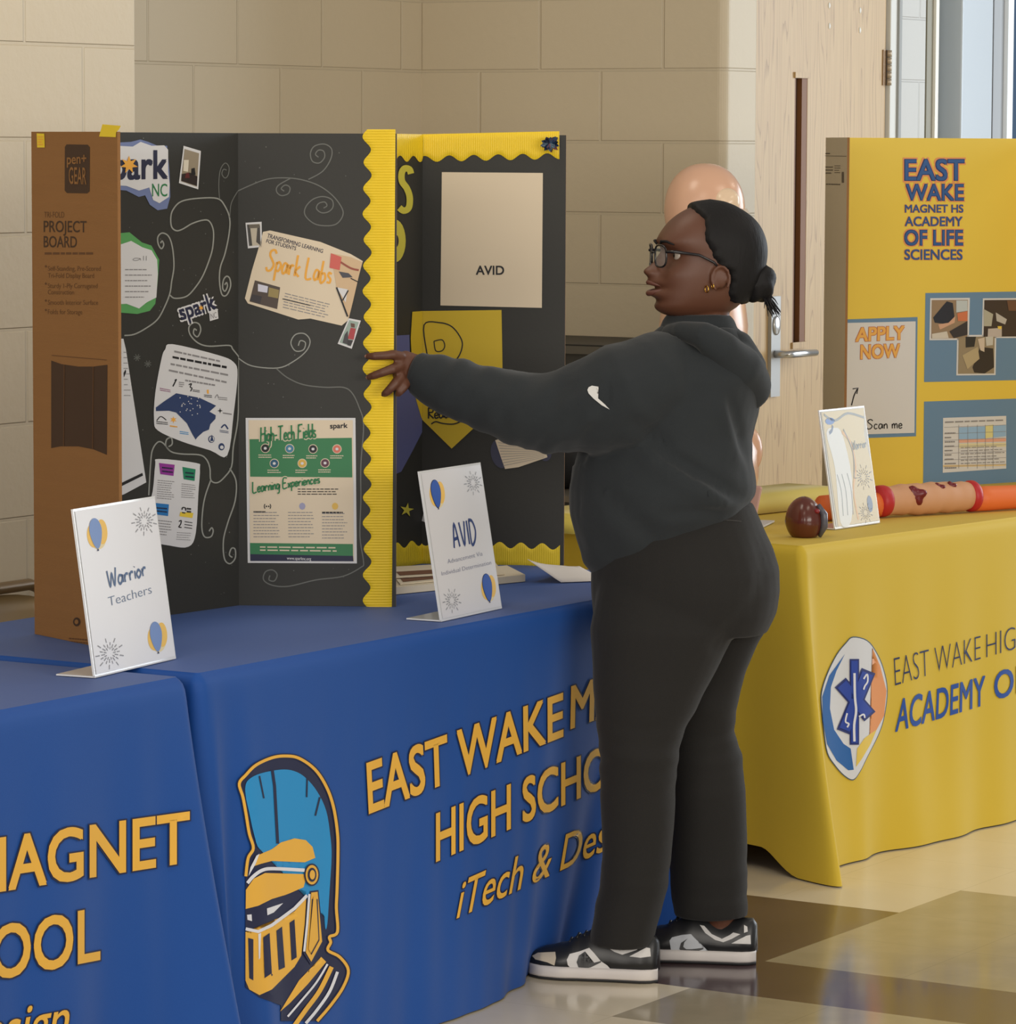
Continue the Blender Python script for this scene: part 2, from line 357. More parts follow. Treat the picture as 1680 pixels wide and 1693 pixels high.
def mesh_surf(me, mw=None):
    bv = BVHTree.FromPolygons([v.co for v in me.vertices], [tuple(p.vertices) for p in me.polygons])
    def f(px, py, off):
        d = ray(px, py).normalized(); h = bv.ray_cast(CAM, d, 30)
        if h[0] is None: return None
        return h[0]-d*(off+.0006)
    return f
# survey sheets (offset x, offset y, scale)
K1 = (0, 180, 3.848); K2 = (380, 180, 3.0); K3 = (180, 560, 3.36); K4 = (600, 600, 3.848); K5 = (0, 780, 3.848); K6 = (300, 1060, 2.674); K7 = (0, 1100, 2.855); K8 = (580, 1100, 3.0)
KB = (560, 500, 3.36); KC = (900, 500, 3.386); KE = (840, 1480, 3.652); KF = (1180, 0, 3.36); KG = (1230, 440, 3.527); KH = (1200, 840, 2.565)

# ---------------------------------------------------------------- the room
mb = MB(); mb.box((-3, -7, -.1), (16, 9, 0), floor_mat()); tag(mb.build('floor'), kind='structure')
WALL = (205, 192, 166)
def wall(name, lo, hi, axis, off, rgb=WALL, bev=.0):
    mb = MB(); mb.box(lo, hi, block_mat(name+'_block', rgb, axis, off)); o = mb.build(name); tag(o, kind='structure')
    if bev: bevel(o, bev, 5)
    return o
wall('wall_left', (-2, 5.414, 0), (7.165, 7.0, 3.3), 0, 7.18, bev=.006)
wall('wall_rear', (7.10, 6.425, 0), (9.95, 6.7, 3.3), 0, 9.776)
mbw = MB(); B1 = block_mat('wall_right_side', WALL, 1, 6.021); B2 = block_mat('wall_right_end', WALL, 0, 9.87+.2032)
mbw.box((9.883, 5.414, 0), (10.082, 6.7, 3.3), B1)
k = mbw.mi(B2); mbw.m[2] = k
o = mbw.build('wall_right'); tag(o, kind='structure'); bevel(o, .026, 6)
wall('wall_entry', (10.06, 5.90, 0), (10.78, 6.2, 3.3), 0, 9.87)
wall('wall_far', (11.795, 5.83, 0), (12.012, 6.3, 3.3), 0, 11.76, (200, 200, 196), .004)  # cooler than the other walls: blue daylight cast put into the block colour
wall('wall_header', (10.78, 5.90, 2.2), (11.794, 6.2, 3.3), 0, 9.87)
vb = mat('vinyl_base_black', (40, 38, 37), .5)
for nm, lo, hi in (('baseboard_left', (-2, 5.402, 0), (7.17, 5.415, .1)), ('baseboard_rear', (7.17, 6.413, 0), (9.88, 6.426, .1)), ('baseboard_right', (9.871, 5.42, 0), (9.884, 6.41, .1))):
    mb = MB(); mb.box(lo, hi, vb); tag(mb.build(nm), kind='structure')
# door: oak leaf with a narrow vision panel, lever on the left, hinges on the right
OAK = wood_mat(); STEEL = mat('satin_steel', (190, 190, 190), .28, 1); FRAME = mat('painted_frame', (214, 214, 208), .45)
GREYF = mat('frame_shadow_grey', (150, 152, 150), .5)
DY = 5.83
door = empty('door_1', (11.27, DY, 0), 'oak veneer door with narrow vision slit and steel lever behind the yellow tables', 'door'); tag(door, kind='structure')
mb = MB(); sx0, sx1, sz0, sz1 = 11.090, 11.176, 1.022, 1.842
for lo, hi in (((10.815, DY, .01), (sx0, DY+.045, 2.135)), ((sx1, DY, .01), (11.716, DY+.045, 2.135)), ((sx0, DY, .01), (sx1, DY+.045, sz0)), ((sx0, DY, sz1), (sx1, DY+.045, 2.135))): mb.box(lo, hi, OAK)
mb.build('leaf', door)
mb = MB(); br = mat('slit_jamb_wood', (126, 82, 46), .55)
mb.box((sx0-.006, DY-.006, sz0-.02), (sx1+.006, DY+.03, sz0), OAK); mb.box((sx0-.006, DY-.006, sz1), (sx1+.006, DY+.03, sz1+.018), OAK)
mb.box((sx0, DY+.001, sz0), (sx0+.01, DY+.04, sz1), br); mb.box((sx1-.036, DY+.001, sz0), (sx1, DY+.04, sz1), br)
mb.build('slit_frame', door)
mb = MB(); mb.box((sx0+.01, DY+.018, sz0), (sx1-.036, DY+.024, sz1), mat('slit_glass', (70, 54, 42), .12)); mb.build('slit_glass', door)
mb = MB()
mb.box((10.93, DY-.012, .86), (10.99, DY, 1.17), mat('plate_grey', (168, 168, 166), .4, .3)); mb.build('lock_plate', door)
mb = MB(); mb.ball((10.96, DY-.014, 1.08), (.022, .008, .03), STEEL); mb.build('lock_cylinder', door)
mb = MB(); mb.tube([(10.955, DY-.005, .992), (10.955, DY-.055, .992), (10.975, DY-.062, .992), (11.05, DY-.062, .992), (11.145, DY-.055, .990)], [.012, .011, .0115, .012, .0105], STEEL, 12); mb.build('lever', door)
for (x, z) in ((11.315, 2.072), (11.318, 2.008), (11.53, 2.063), (11.53, 2.0)):
    mb = MB(); mb.ball((x, DY, z), (.006, .004, .010), mat('bolt_white', (235, 235, 228), .3)); mb.build('bolt', door)
for zc in (1.885, .3):
    mb = MB(); mb.box((11.694, DY-.004, zc-.057), (11.716, DY, zc+.057), mat('bronze_leaf', (150, 122, 92), .4, .3))
    for q in range(5): mb.tube([(11.722, DY-.01, zc-.057+q*.0228), (11.722, DY-.01, zc-.057+q*.0228+.0215)], .009, mat('hinge_tan', (176, 160, 138), .35, .4), 10)
    mb.box((11.712, DY-.006, zc-.057), (11.722, DY, zc+.057), mat('hinge_dark', (70, 62, 56), .5)); mb.build('hinge', door)
mb = MB()
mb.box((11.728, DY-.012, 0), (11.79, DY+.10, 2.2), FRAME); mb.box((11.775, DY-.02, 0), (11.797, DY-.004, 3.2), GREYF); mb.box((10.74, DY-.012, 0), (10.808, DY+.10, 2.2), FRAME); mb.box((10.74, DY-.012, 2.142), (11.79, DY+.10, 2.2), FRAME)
bevel(mb.build('door_frame', door), .003)
# glazed entry frame at the right
win = empty('window_1', (12.3, DY, 0), 'pale aluminium window framing at the right edge beside the block pier', 'window'); tag(win, kind='structure')
AL1 = mat('aluminium_pale', (176, 184, 190), .35, .15); AL2 = mat('caulk_shadow_olive', (140, 136, 118), .5)
def XP(px, Y=DY): return on_y(px, 150, Y).x
mb = MB()
mb.box((XP(1531), DY-.002, 0), (XP(1541), DY+.2, 3.2), AL2); mb.build('sealant_shadow_strip', win)  # olive strip: caulk and the shadow beside it painted as one
mb = MB(); mb.box((XP(1541), DY-.012, 0), (XP(1546), DY+.2, 3.2), mat('bright_bead', (238, 236, 226), .4)); mb.build('glazing_bead', win)
mb = MB(); mb.box((XP(1546), DY+.03, 0), (XP(1600), DY+.2, 3.2), AL1); mb.build('frame_back', win)
mb = MB(); yq = DY-.06; mb.box((XP(1590, yq), yq, 0), (XP(1641, yq), DY+.2, 3.2), AL1); bevel(mb.build('mullion', win), .006, 3)
mb = MB(); mb.box((XP(1641, yq), yq+.03, 0), (XP(1651, yq), DY+.2, 3.2), mat('gasket_dark', (96, 94, 92), .6)); mb.build('gasket', win)
mb = MB(); mb.box((XP(1651, yq), yq+.02, 0), (XP(1668, yq), DY+.2, 3.2), mat('aluminium_grey', (158, 162, 166), .4)); mb.build('frame_stop', win)
mb = MB(); mb.box((XP(1668, yq), yq+.005, 0), (XP(1677, yq), DY+.2, 3.2), mat('bright_edge', (240, 246, 250), .4)); mb.build('frame_edge', win)
mb = MB(); mb.box((XP(1677, yq), yq+.05, 0), (XP(1677, yq)+1.0, yq+.056, 3.2), mat('window_glass', (58, 84, 112), .08)); mb.build('pane', win)

# ---------------------------------------------------------------- table cloths
def smst(x, a, b):
    t = min(max((x-a)/(b-a), 0), 1); return t*t*(3-2*t)
def gau(x, m, s): return math.exp(-((x-m)/s)**2)
class Cloth:
    def __init__(s, name, org, rot, L, D, h, mtop, dfront, dleft=None, dright=None, corners=None, hem=None):
        s.name = name; s.F = Matrix.Translation(Vector((org[0], org[1], 0))) @ Matrix.Rotation(rot, 4, 'Z'); s.Fi = s.F.inverted(); s.L = L; s.D = D; s.h = h; s.df = dfront
        s.dl = dleft or (lambda w, t: 0); s.dr = dright or (lambda w, t: 0); s.cor = corners or {}; s.hem = hem or (lambda side, a: .003)
        s.mb = MB(); s.m = mtop
        per = []; r = .022; st = .008
        def seg(p0, p1, n, side):
            p0 = Vector(p0); p1 = Vector(p1); k = max(2, int((p1-p0).length/st))
            for i in range(k): per.append((p0.lerp(p1, i/k), Vector(n), side))
        def arc(c, a0, side):
            for i in range(10):
                a = a0+PI/2*i/10; per.append((Vector((c[0]+r*math.cos(a), c[1]+r*math.sin(a))), Vector((math.cos(a), math.sin(a))), side))
        seg((r, 0), (L-r, 0), (0, -1), 'f'); arc((L-r, r), -PI/2, 'fr'); seg((L, r), (L, D-r), (1, 0), 'r'); arc((L-r, D-r), 0, 'rb')
        seg((L-r, D), (r, D), (0, 1), 'b'); arc((r, D-r), PI/2, 'bl'); seg((0, D-r), (0, r), (-1, 0), 'l'); arc((r, r), PI, 'lf')
        s.per = per; levels = [0, .004, .012, .025]+[.025+(1-.025)*((i+1)/52) for i in range(52)]
        rings = []
        inset = []
        for lv in [-1]+levels:
            ring = []
            for p, n, side in per:
                if lv < 0: q = p-n*.014; z = h
                else:
                    t = lv; hm = s.hem(side, p); z = h-.003*(1-math.exp(-t*200))-(h-.003-hm)*t if t > 0 else h-.0008
                    q = p-n*(.014*math.exp(-t*110)) + s.disp(p, n, side, t)
                ring.append(s.F @ Vector((q.x, q.y, z)))
            rings.append(ring)
        s.mb.loft(rings[::-1], mtop, True, False); nper = len(per)
        s.mb.add(rings[0], [tuple(range(nper))], mtop, True)
    def disp(s, p, n, side, t):
        d = Vector((0, 0))
        if side in ('f', 'fr', 'lf'): d += Vector((0, -1))*s.df(p.x, t)*(abs(n.y) if side != 'f' else 1)
        if side in ('l', 'lf', 'bl'): d += Vector((-1, 0))*s.dl(p.y, t)*(abs(n.x) if side != 'l' else 1)
        if side in ('r', 'fr', 'rb'): d += Vector((1, 0))*s.dr(p.y, t)*(abs(n.x) if side != 'r' else 1)
        for (cx, cy), (vx, vy, amp, sg, pw) in s.cor.items():
            c = Vector((cx*s.L, cy*s.D)); ax_, ay_ = abs(p.x-c.x), abs(p.y-c.y)
            k = gau(ax_, 0, sg[0])*gau(ay_, 0, sg[1]) if isinstance(sg, tuple) else gau(ax_+ay_, 0, sg)
            d += Vector((vx, vy))*(amp*k*t**pw)
        return d
    def surf(s, px, py, off):
        d = s.Fi.to_3x3() @ ray(px, py); c = s.Fi @ CAM; w = 0.0
        for _ in range(26):
            t = (w-c.y)/d.y; P = c+d*t; tt = min(max((s.h-P.z)/s.h, 0), 1.1); u = min(max(P.x, .0), s.L)
            q = Vector((u, 0)); w += .62*(s.disp(q, Vector((0, -1)), 'f', tt).y-off*1.15-.0012-w)
        P = c+d*((w-c.y)/d.y)
        return s.F @ P if -.02 < P.x < s.L+.005 and P.z > -.02 else None
    def done(s, label, group=None):
        o = s.mb.build('tablecloth'); return tag(o, label, 'tablecloth', group)
BLUE = mat('royal_blue_cloth', (18, 74, 152), .6, bump=.12, bscale=900, sheen=.08, spec=.3)
YEL = mat('yellow_cloth', (214, 184, 58), .62, bump=.12, bscale=900, sheen=.05, spec=.25)
GOLD = mat('print_gold', (232, 178, 66), .6); NAVY = mat('print_navy', (24, 30, 66), .6); SKY = mat('print_sky', (30, 142, 205), .6); WHT = mat('print_white', (222, 224, 232), .6)
# left blue cloth
def lf(u, t):
    return .006*t*math.sin(u*9+1)+.0015*t*math.sin(u*57+3*t)+.012*t*gau(u, 1.70, .035)-.006*t*gau(u, 1.62, .05)+.008*t*gau(u, 1.50, .05)+.004*t*math.sin(u*31)
c1 = Cloth('left', (3.578, 3.98), 0, 1.832, .76, .742, BLUE, lf, corners={(1, 0): (.62, -.80, .125, .085, 1.15), (0, 0): (-.7, -.7, .1, .08, 1.2), (1, 1): (.1, .7, .1, .08, 1.2)})
fl = Flat(c1.mb, c1.surf, K7, step=14)
fl.text('MAGNET', ((-140, 1086), (892, 925), (892, 695), (-140, 838)), GOLD, 1, .022, NAVY, .03)
fl.text('SCHOOL', ((-500, 1574), (470, 1386), (470, 1146), (-500, 1330)), GOLD, 1, .022, NAVY, .03)
fl.text('Design', ((-230, 1855), (312, 1752), (345, 1560), (-190, 1655)), GOLD, 1, .006, NAVY, .03)
c1.done('nearer royal blue tablecloth at the left, printed MAGNET, under the leaning white sign')
# middle blue cloth
def mf(u, t):
    d = .006*t*math.sin(u*8)+.0035*t*math.sin(u*23+2)+.0015*t*math.sin(u*61+3*t)
    d += .040*t*gau(u, .03+.03*t, .022)+.016*t*gau(u, .13+.05*t, .04)-.016*t*gau(u, .085+.04*t, .03)
    d += .006*t*gau(u, .62+.12*t, .06)+.010*t*t*gau(u, .95, .07)-.006*t*gau(u, .78, .05)
    d -= .105*t**1.6*smst(u, .75, 1.45); d += .012*t*t*math.sin(u*40)*smst(u, .9, 1.3)
    return d
c2 = Cloth('middle', (5.438, 3.98), 0, 1.822, .76, .742, BLUE, mf, corners={(0, 0): (.62, .55, .085, .07, 1.1), (1, 0): (.5, -.2, .05, .06, 1.2), (0, 1): (0, .7, .08, .08, 1.2)})
fl = Flat(c2.mb, c2.surf, K8, step=13)
fl.text('EAST WAKE', ((92, 732), (1052, 350), (1052, 140), (80, 490)), GOLD, 1, .022, NAVY, .03)
fl.text('MAGNET', ((1092, 312), (1790, 52), (1790, -122), (1096, 108)), GOLD, 1, .022, NAVY, .03)
fl.text('HIGH SCHOOL', ((425, 970), (1490, 497), (1490, 312), (425, 740)), GOLD, 1, .022, NAVY, .03)
fl.text('iTech & Design', ((524, 1256), (1430, 838), (1455, 668), (560, 1066)), GOLD, 1, .006, NAVY, .03)
h = fl.at(K6)
h.poly([(253, 628), (283, 590), (330, 545), (400, 512), (460, 505), (520, 515), (590, 565), (640, 640), (672, 730), (690, 850), (692, 950), (688, 1100), (685, 1180), (690, 1285), (655, 1305), (660, 1330), (648, 1365), (700, 1395), (738, 1455), (715, 1530), (660, 1610), (600, 1680), (440, 1680), (440, 1610), (345, 1575), (283, 1530), (283, 1040), (295, 960), (318, 915), (300, 850), (285, 760), (275, 680)], NAVY, 1)
OUT = [(285, 1040), (295, 960), (318, 915), (300, 850), (285, 760), (272, 690), (256, 630), (285, 592), (330, 548), (400, 516), (460, 508), (520, 518), (590, 567), (640, 642), (672, 732), (690, 850), (692, 950), (688, 1100), (685, 1180), (690, 1285), (655, 1307), (660, 1332), (648, 1367), (700, 1397), (738, 1455), (715, 1530), (660, 1610), (600, 1680)]
h.stroke(OUT, 23, NAVY, 2); h.stroke(OUT, 13, GOLD, 3)
h.poly([(283, 640), (300, 610), (350, 585), (440, 568), (500, 575), (550, 605), (600, 665), (640, 750), (658, 860), (664, 950), (655, 1100), (645, 1250), (635, 1265), (630, 1150), (625, 1000), (610, 950), (590, 900), (560, 860), (520, 850), (470, 862), (430, 890), (400, 900), (345, 918), (320, 850), (300, 760), (285, 690)], SKY, 2, True)
for p, wdt in (([(402, 570), (412, 640), (426, 895)], 13), ([(345, 596), (356, 650), (365, 695)], 7), ([(556, 605), (554, 690)], 7), ([(612, 690), (592, 772)], 8)): h.stroke(p, wdt, NAVY, 3, False)
h.poly([(306, 1000), (330, 950), (400, 920), (440, 890), (500, 872), (550, 880), (580, 910), (592, 958), (545, 978), (470, 975), (400, 972), (350, 985)], GOLD, 3)
h.poly([(297, 1038), (305, 1000), (332, 948), (345, 940), (328, 985)], WHT, 4)
h.poly([(285, 1100), (320, 1050), (370, 1025), (540, 1030), (548, 1060), (540, 1088), (478, 1115), (466, 1072), (460, 1122), (400, 1140), (340, 1170), (284, 1184)], GOLD, 3)
h.stroke([(292, 1070), (320, 1038), (360, 1012), (410, 1006), (545, 1013)], 15, WHT, 4)
h.ell((577, 1033), 34, 50, NAVY, 5); h.ell((577, 1033), 28, 43, GOLD, 6); h.ell((578, 1033), 19, 31, NAVY, 7); h.ell((579, 1033), 12, 21, GOLD, 8)
h.poly([(378, 1182), (450, 1158), (408, 1200), (380, 1212)], WHT, 2); h.poly([(290, 1210), (310, 1208), (312, 1238), (292, 1232)], WHT, 2)
h.poly([(283, 1285), (340, 1300), (400, 1270), (500, 1195), (552, 1135), (545, 1250), (530, 1390), (500, 1440), (400, 1540), (345, 1565), (300, 1540), (283, 1500)], GOLD, 2)
h.stroke([(284, 1272), (340, 1284), (400, 1256), (500, 1182), (556, 1124)], 14, WHT, 3, False)
for p in ([(295, 1312), (318, 1318), (318, 1500), (300, 1490)], [(362, 1310), (390, 1290), (400, 1468), (368, 1490)], [(420, 1280), (445, 1262), (458, 1442), (430, 1455)], [(478, 1245), (500, 1230), (510, 1398), (487, 1412)]): h.poly(p, NAVY, 3)
h.poly([(340, 1295), (352, 1290), (348, 1400), (342, 1410)], WHT, 3)
h.poly([(568, 1105), (606, 1100), (628, 1330), (572, 1432), (535, 1372), (556, 1250)], NAVY, 3); h.poly([(574, 1112), (602, 1108), (622, 1328), (574, 1418), (550, 1376)], GOLD, 4)
h.poly([(584, 1130), (596, 1128), (606, 1318), (572, 1376), (562, 1362)], GOLD, 6); h.stroke([(580, 1140), (566, 1352), (574, 1385), (608, 1322), (600, 1140)], 5, NAVY, 5, False); h.stroke([(566, 1118), (556, 1250), (543, 1372)], 10, WHT, 5, False)
h.poly([(618, 1396), (640, 1418), (560, 1515), (480, 1600), (436, 1638), (520, 1500), (566, 1452), (500, 1560), (560, 1475)], GOLD, 2)
h.stroke([(646, 1428), (596, 1510), (530, 1590), (470, 1660)], 9, WHT, 3); h.stroke([(664, 1440), (612, 1545), (550, 1630), (500, 1700)], 20, GOLD, 3); h.stroke([(690, 1462), (655, 1550), (600, 1630), (550, 1690)], 13, WHT, 3)
c2.done('royal blue tablecloth with gold helmet emblem and EAST WAKE lettering, under the tri-fold boards')
# yellow cloth
YO = (7.93, 4.138); YR = math.radians(-6.6)
def yf(u, t):
    d = .004*t*math.sin(u*7+2)+.03*t**2*smst(t, .45, 1)*(.5+.5*math.sin(u*13+.4))*gau(u, .35, .5)
    d += .006*t*gau(u, .20+.05*t, .04)+.005*t*math.sin(u*31)
    return d
def yl(w_, t): return .006*t*math.sin(w_*30)+.014*t*gau(w_, .3, .06)
c3 = Cloth('front yellow', YO, YR, 1.83, .70, .742, YEL, yf, yl, corners={(0, 0): (-.45, -.9, .185, (.03, .085), 1.1), (1, 0): (.6, -.6, .15, .08, 1.1), (0, 1): (-.3, .4, .06, .06, 1.1)}, hem=lambda sd, p: 1*.003+(.05*smst(p.y, .06, .12) if sd in ('l',) else 0))
fl = Flat(c3.mb, c3.surf, KH, step=11)
TXN = mat('print_ink_navy', (30, 44, 86), .6); TXB = mat('print_ink_blue', (24, 74, 158), .6)
fl.text('EAST WAKE', ((718, 757), (1083, 642), (1083, 538), (712, 634)), TXN, 1, -.022)
fl.text('HIGH SCHOOL', ((1104, 637), (1640, 476), (1640, 390), (1104, 533)), TXN, 1, -.022)
fl.text('ACADEMY', ((720, 948), (1100, 833), (1100, 712), (730, 816)), TXB, 1, .016)
fl.text('OF LIFE SCIENCES', ((1140, 815), (2000, 540), (2000, 440), (1140, 700)), TXB, 1, .016)
LO = [(540, 545), (600, 560), (640, 610), (670, 680), (687, 770), (675, 880), (650, 960), (600, 1060), (570, 1120), (540, 1155), (500, 1135), (460, 1090), (430, 1040), (415, 950), (405, 850), (405, 780), (430, 700), (470, 620), (510, 570)]
fl.poly(LO, mat('print_slate', (70, 92, 112), .6), 1, True); 
cx, cy = 545, 848
fl.poly([(cx+(x-cx)*.975, cy+(y-cy)*.985) for x, y in LO], mat('print_logo_white', (214, 216, 220), .6), 2, True)
fl.poly([(505, 620), (470, 690), (446, 760), (442, 850), (460, 940), (500, 1000), (530, 1020), (543, 1110), (520, 1112), (470, 1070), (430, 1000), (412, 900), (410, 800), (440, 710)], mat('print_logo_blue', (28, 96, 168), .6), 3)
fl.poly([(622, 592), (655, 670), (682, 775), (672, 880), (640, 940), (610, 960), (645, 860), (655, 780), (648, 680)], mat('print_logo_orange', (226, 150, 92), .6), 3)
fl.poly([(610, 960), (640, 940), (615, 1000), (580, 1060), (553, 1098), (558, 1020), (590, 975)], mat('print_logo_yellow', (226, 196, 80), .6), 3)
SB = mat('print_star_blue', (26, 62, 160), .6)
for a, b2 in (((486, 740), (612, 884)), ((606, 690), (500, 950)), ((546, 640), (546, 1004))):
    fl.stroke([a, b2], 62 if a[0] != 546 else 40, mat('print_star_rim', (24, 40, 110), .6), 4, False); 
for a, b2 in (((492, 747), (606, 877)), ((602, 700), (504, 940)), ((546, 648), (546, 996))): fl.stroke([a, b2], 48 if a[0] != 546 else 28, SB, 5, False)
fl.stroke([(546, 700), (548, 800), (553, 860), (545, 920), (546, 990)], 10, WHT, 6); fl.stroke([(585, 725), (600, 705), (602, 735), (590, 755), (585, 770)], 7, WHT, 6); fl.stroke([(515, 870), (508, 905), (522, 915), (515, 930)], 7, WHT, 6); fl.stroke([(565, 885), (585, 875), (590, 890)], 7, WHT, 6)
c3.done('yellow tablecloth with star-of-life emblem and ACADEMY lettering on the table at the right')
# folded pale yellow cloth along the back of that table
mb = MB(); a = Vector((7.86, 4.69, .745)); e = Vector((.978, -.16, 0)).normalized(); n = Vector((-e.y, e.x, 0))
PY = mat('pale_yellow_cloth', (222, 204, 92), .7, sheen=.3)
rings = []
for x in (0, .01, .25, .5, .75, .99, 1.0):
    q = a+e*(1.0*x); hh = .046+.006*math.sin(x*9); sh = .004 if x in (0, 1.0) else 0
    rings.append([q+n*y+UP*(z) for y, z in ((sh, 0), (-.004+sh, hh*.5), (sh+.004, hh*.92), (.02, hh), (.14, hh), (.155, hh*.5), (.15, 0))])
mb.loft(rings, PY, True); tag(mb.build('folded_cloth'), 'pale yellow folded cloth lying along the back of the yellow table', 'cloth')

# ---------------------------------------------------------------- tri-fold boards
CARD = mat('corrugated_cardboard', (140, 98, 53), .75, bump=.25, bscale=60, var=.06, vscale=3, stretch=(1, 1, 30))
BLK = mat('board_black', (46, 46, 43), .62, bump=.1, bscale=120)
BY = mat('border_yellow', (240, 206, 34), .45); CHALK = mat('chalk_pen', (150, 152, 146), .6); CHALKD = mat('chalk_pen_faint', (104, 106, 102), .6)
PAPER = mat('paper_white', (216, 216, 218), .55); PAPW = mat('paper_warm', (222, 206, 180), .55); INK = mat('ink_black', (30, 30, 34), .6); INKN = mat('ink_navy', (34, 38, 66), .6); GREYI = mat('ink_grey', (140, 138, 140), .6)
ORG = mat('ink_orange', (238, 172, 66), .6); GRN = mat('ink_green', (44, 124, 76), .6)
Z0, Z1 = .7425, 1.655
def board_panel(A, B, m_in, m_out, inward, t=.006, z0=Z0, z1=Z1):
    """box between two base points; inward: side vector hint for the inside face"""
    A = Vector((*A, 0)); B = Vector((*B, 0)); e = (B-A).normalized(); n = Vector((e.y, -e.x, 0))
    if n.dot(inward) < 0: n = -n
    mb = MB(); q = [A, B, B-n*t, A-n*t]
    vs = [Vector((p.x, p.y, z)) for z in (z0, z1) for p in q]
    edge = CARD
    mb.add(vs, [(0, 1, 5, 4)], m_in); mb.add(vs, [(2, 3, 7, 6)], m_out); mb.add(vs, [(1, 2, 6, 5), (3, 0, 4, 7), (4, 5, 6, 7), (3, 2, 1, 0)], edge)
    return mb, n
L1 = (5.729, 4.558); W1 = (5.614, 4.276); R1 = (6.302, 4.517); E1 = (6.452, 4.251)
bd = empty('display_board', (6.0, 4.45, Z0), 'black tri-fold project board with chalk swirls and a yellow border edge, brown cardboard back showing', 'display board')
# left wing: cardboard outside seen
mbl, n = board_panel(L1, W1, BLK, CARD, Vector((1, 0, 0)))
PRT = mat('carton_print', (62, 40, 24), .7); PRT2 = mat('carton_print_faint', (96, 62, 32), .7); TAPE = mat('yellow_tape', (232, 204, 30), .4)
S0 = plane_surf((L1[0]-.0055, L1[1]+.002), (W1[0]-.0055, W1[1]+.002)); g = Flat(mbl, S0, K1)
g.poly([(425, 226), (560, 228), (573, 245), (572, 525), (556, 538), (428, 536), (413, 520), (414, 242)], PRT, 1)
g.text('pen+', ((430, 352), (552, 345), (552, 285), (430, 290)), CARD, 2, .02); g.text('GEAR', ((442, 476), (552, 480), (552, 375), (442, 372)), CARD, 2, .01)
g.text('TRI-FOLD', ((282, 692), (410, 692), (410, 655), (282, 655)), PRT2, 1); g.text('PROJECT', ((280, 783), (552, 785), (552, 715), (280, 713)), PRT, 1, .012); g.text('BOARD', ((280, 880), (490, 882), (490, 812), (280, 810)), PRT, 1, .012)
g.lines(((285, 932), (600, 932), (600, 908), (285, 908)), 1, PRT2, 1, .6, 0)
for tx, x1, y in (('Self-Standing, Pre-Scored', 642, 1030), ('Tri-Fold Display Board', 600, 1075), ('Sturdy 1-Ply Corrugated', 622, 1140), ('Construction', 472, 1180), ('Smooth Interior Surface', 625, 1246), ('Folds for Storage', 525, 1306)):
    g.text(tx, ((306, y), (x1, y+1), (x1, y-29), (306, y-30)), PRT2, 1, .0)
for y in (1002, 1112, 1220, 1280): g.poly([(285, y), (293, y-9), (301, y), (293, y+9)], PRT2, 1)
g.stroke([(330, 1568), (680, 1598)], 5, PRT2, 1, False); g.at((0, 0, 1)).poly([(85, 596), (102, 602), (130, 606), (155, 606), (178, 603), (177, 752), (155, 743), (130, 738), (100, 738), (85, 741)], PRT, 1)
for a, b2 in (((107, 603), (106, 738)), ((155, 606), (154, 742))): g.at((0, 0, 1)).stroke([a, b2], 1.2, PRT2, 2, False)
g.at(K5).ell((490, 955), 24, 28, PRT, 1); g.at(K5).ell((490, 955), 12, 15, CARD, 2); g.at(K5).lines(((440, 1090), (560, 1100), (560, 1060), (440, 1050)), 2, PRT2, 1)
mbl.build('left_wing', bd, 'plain brown cardboard back of the wing')
mb = MB(); g = Flat(mb, S0, K1); g.poly([(634, 176), (655, 98), (772, 108), (762, 130), (742, 150), (740, 180)], TAPE, 2); mb.build('tape', bd)
mb = MB(); g = Flat(mb, S0, K1); g.poly([(237, 156), (285, 158), (288, 246), (240, 246)], TAPE, 2); g.lines(((245, 235), (280, 235), (280, 170), (245, 170)), 4, ORG, 3); mb.build('sticker', bd, 'yellow sticker')
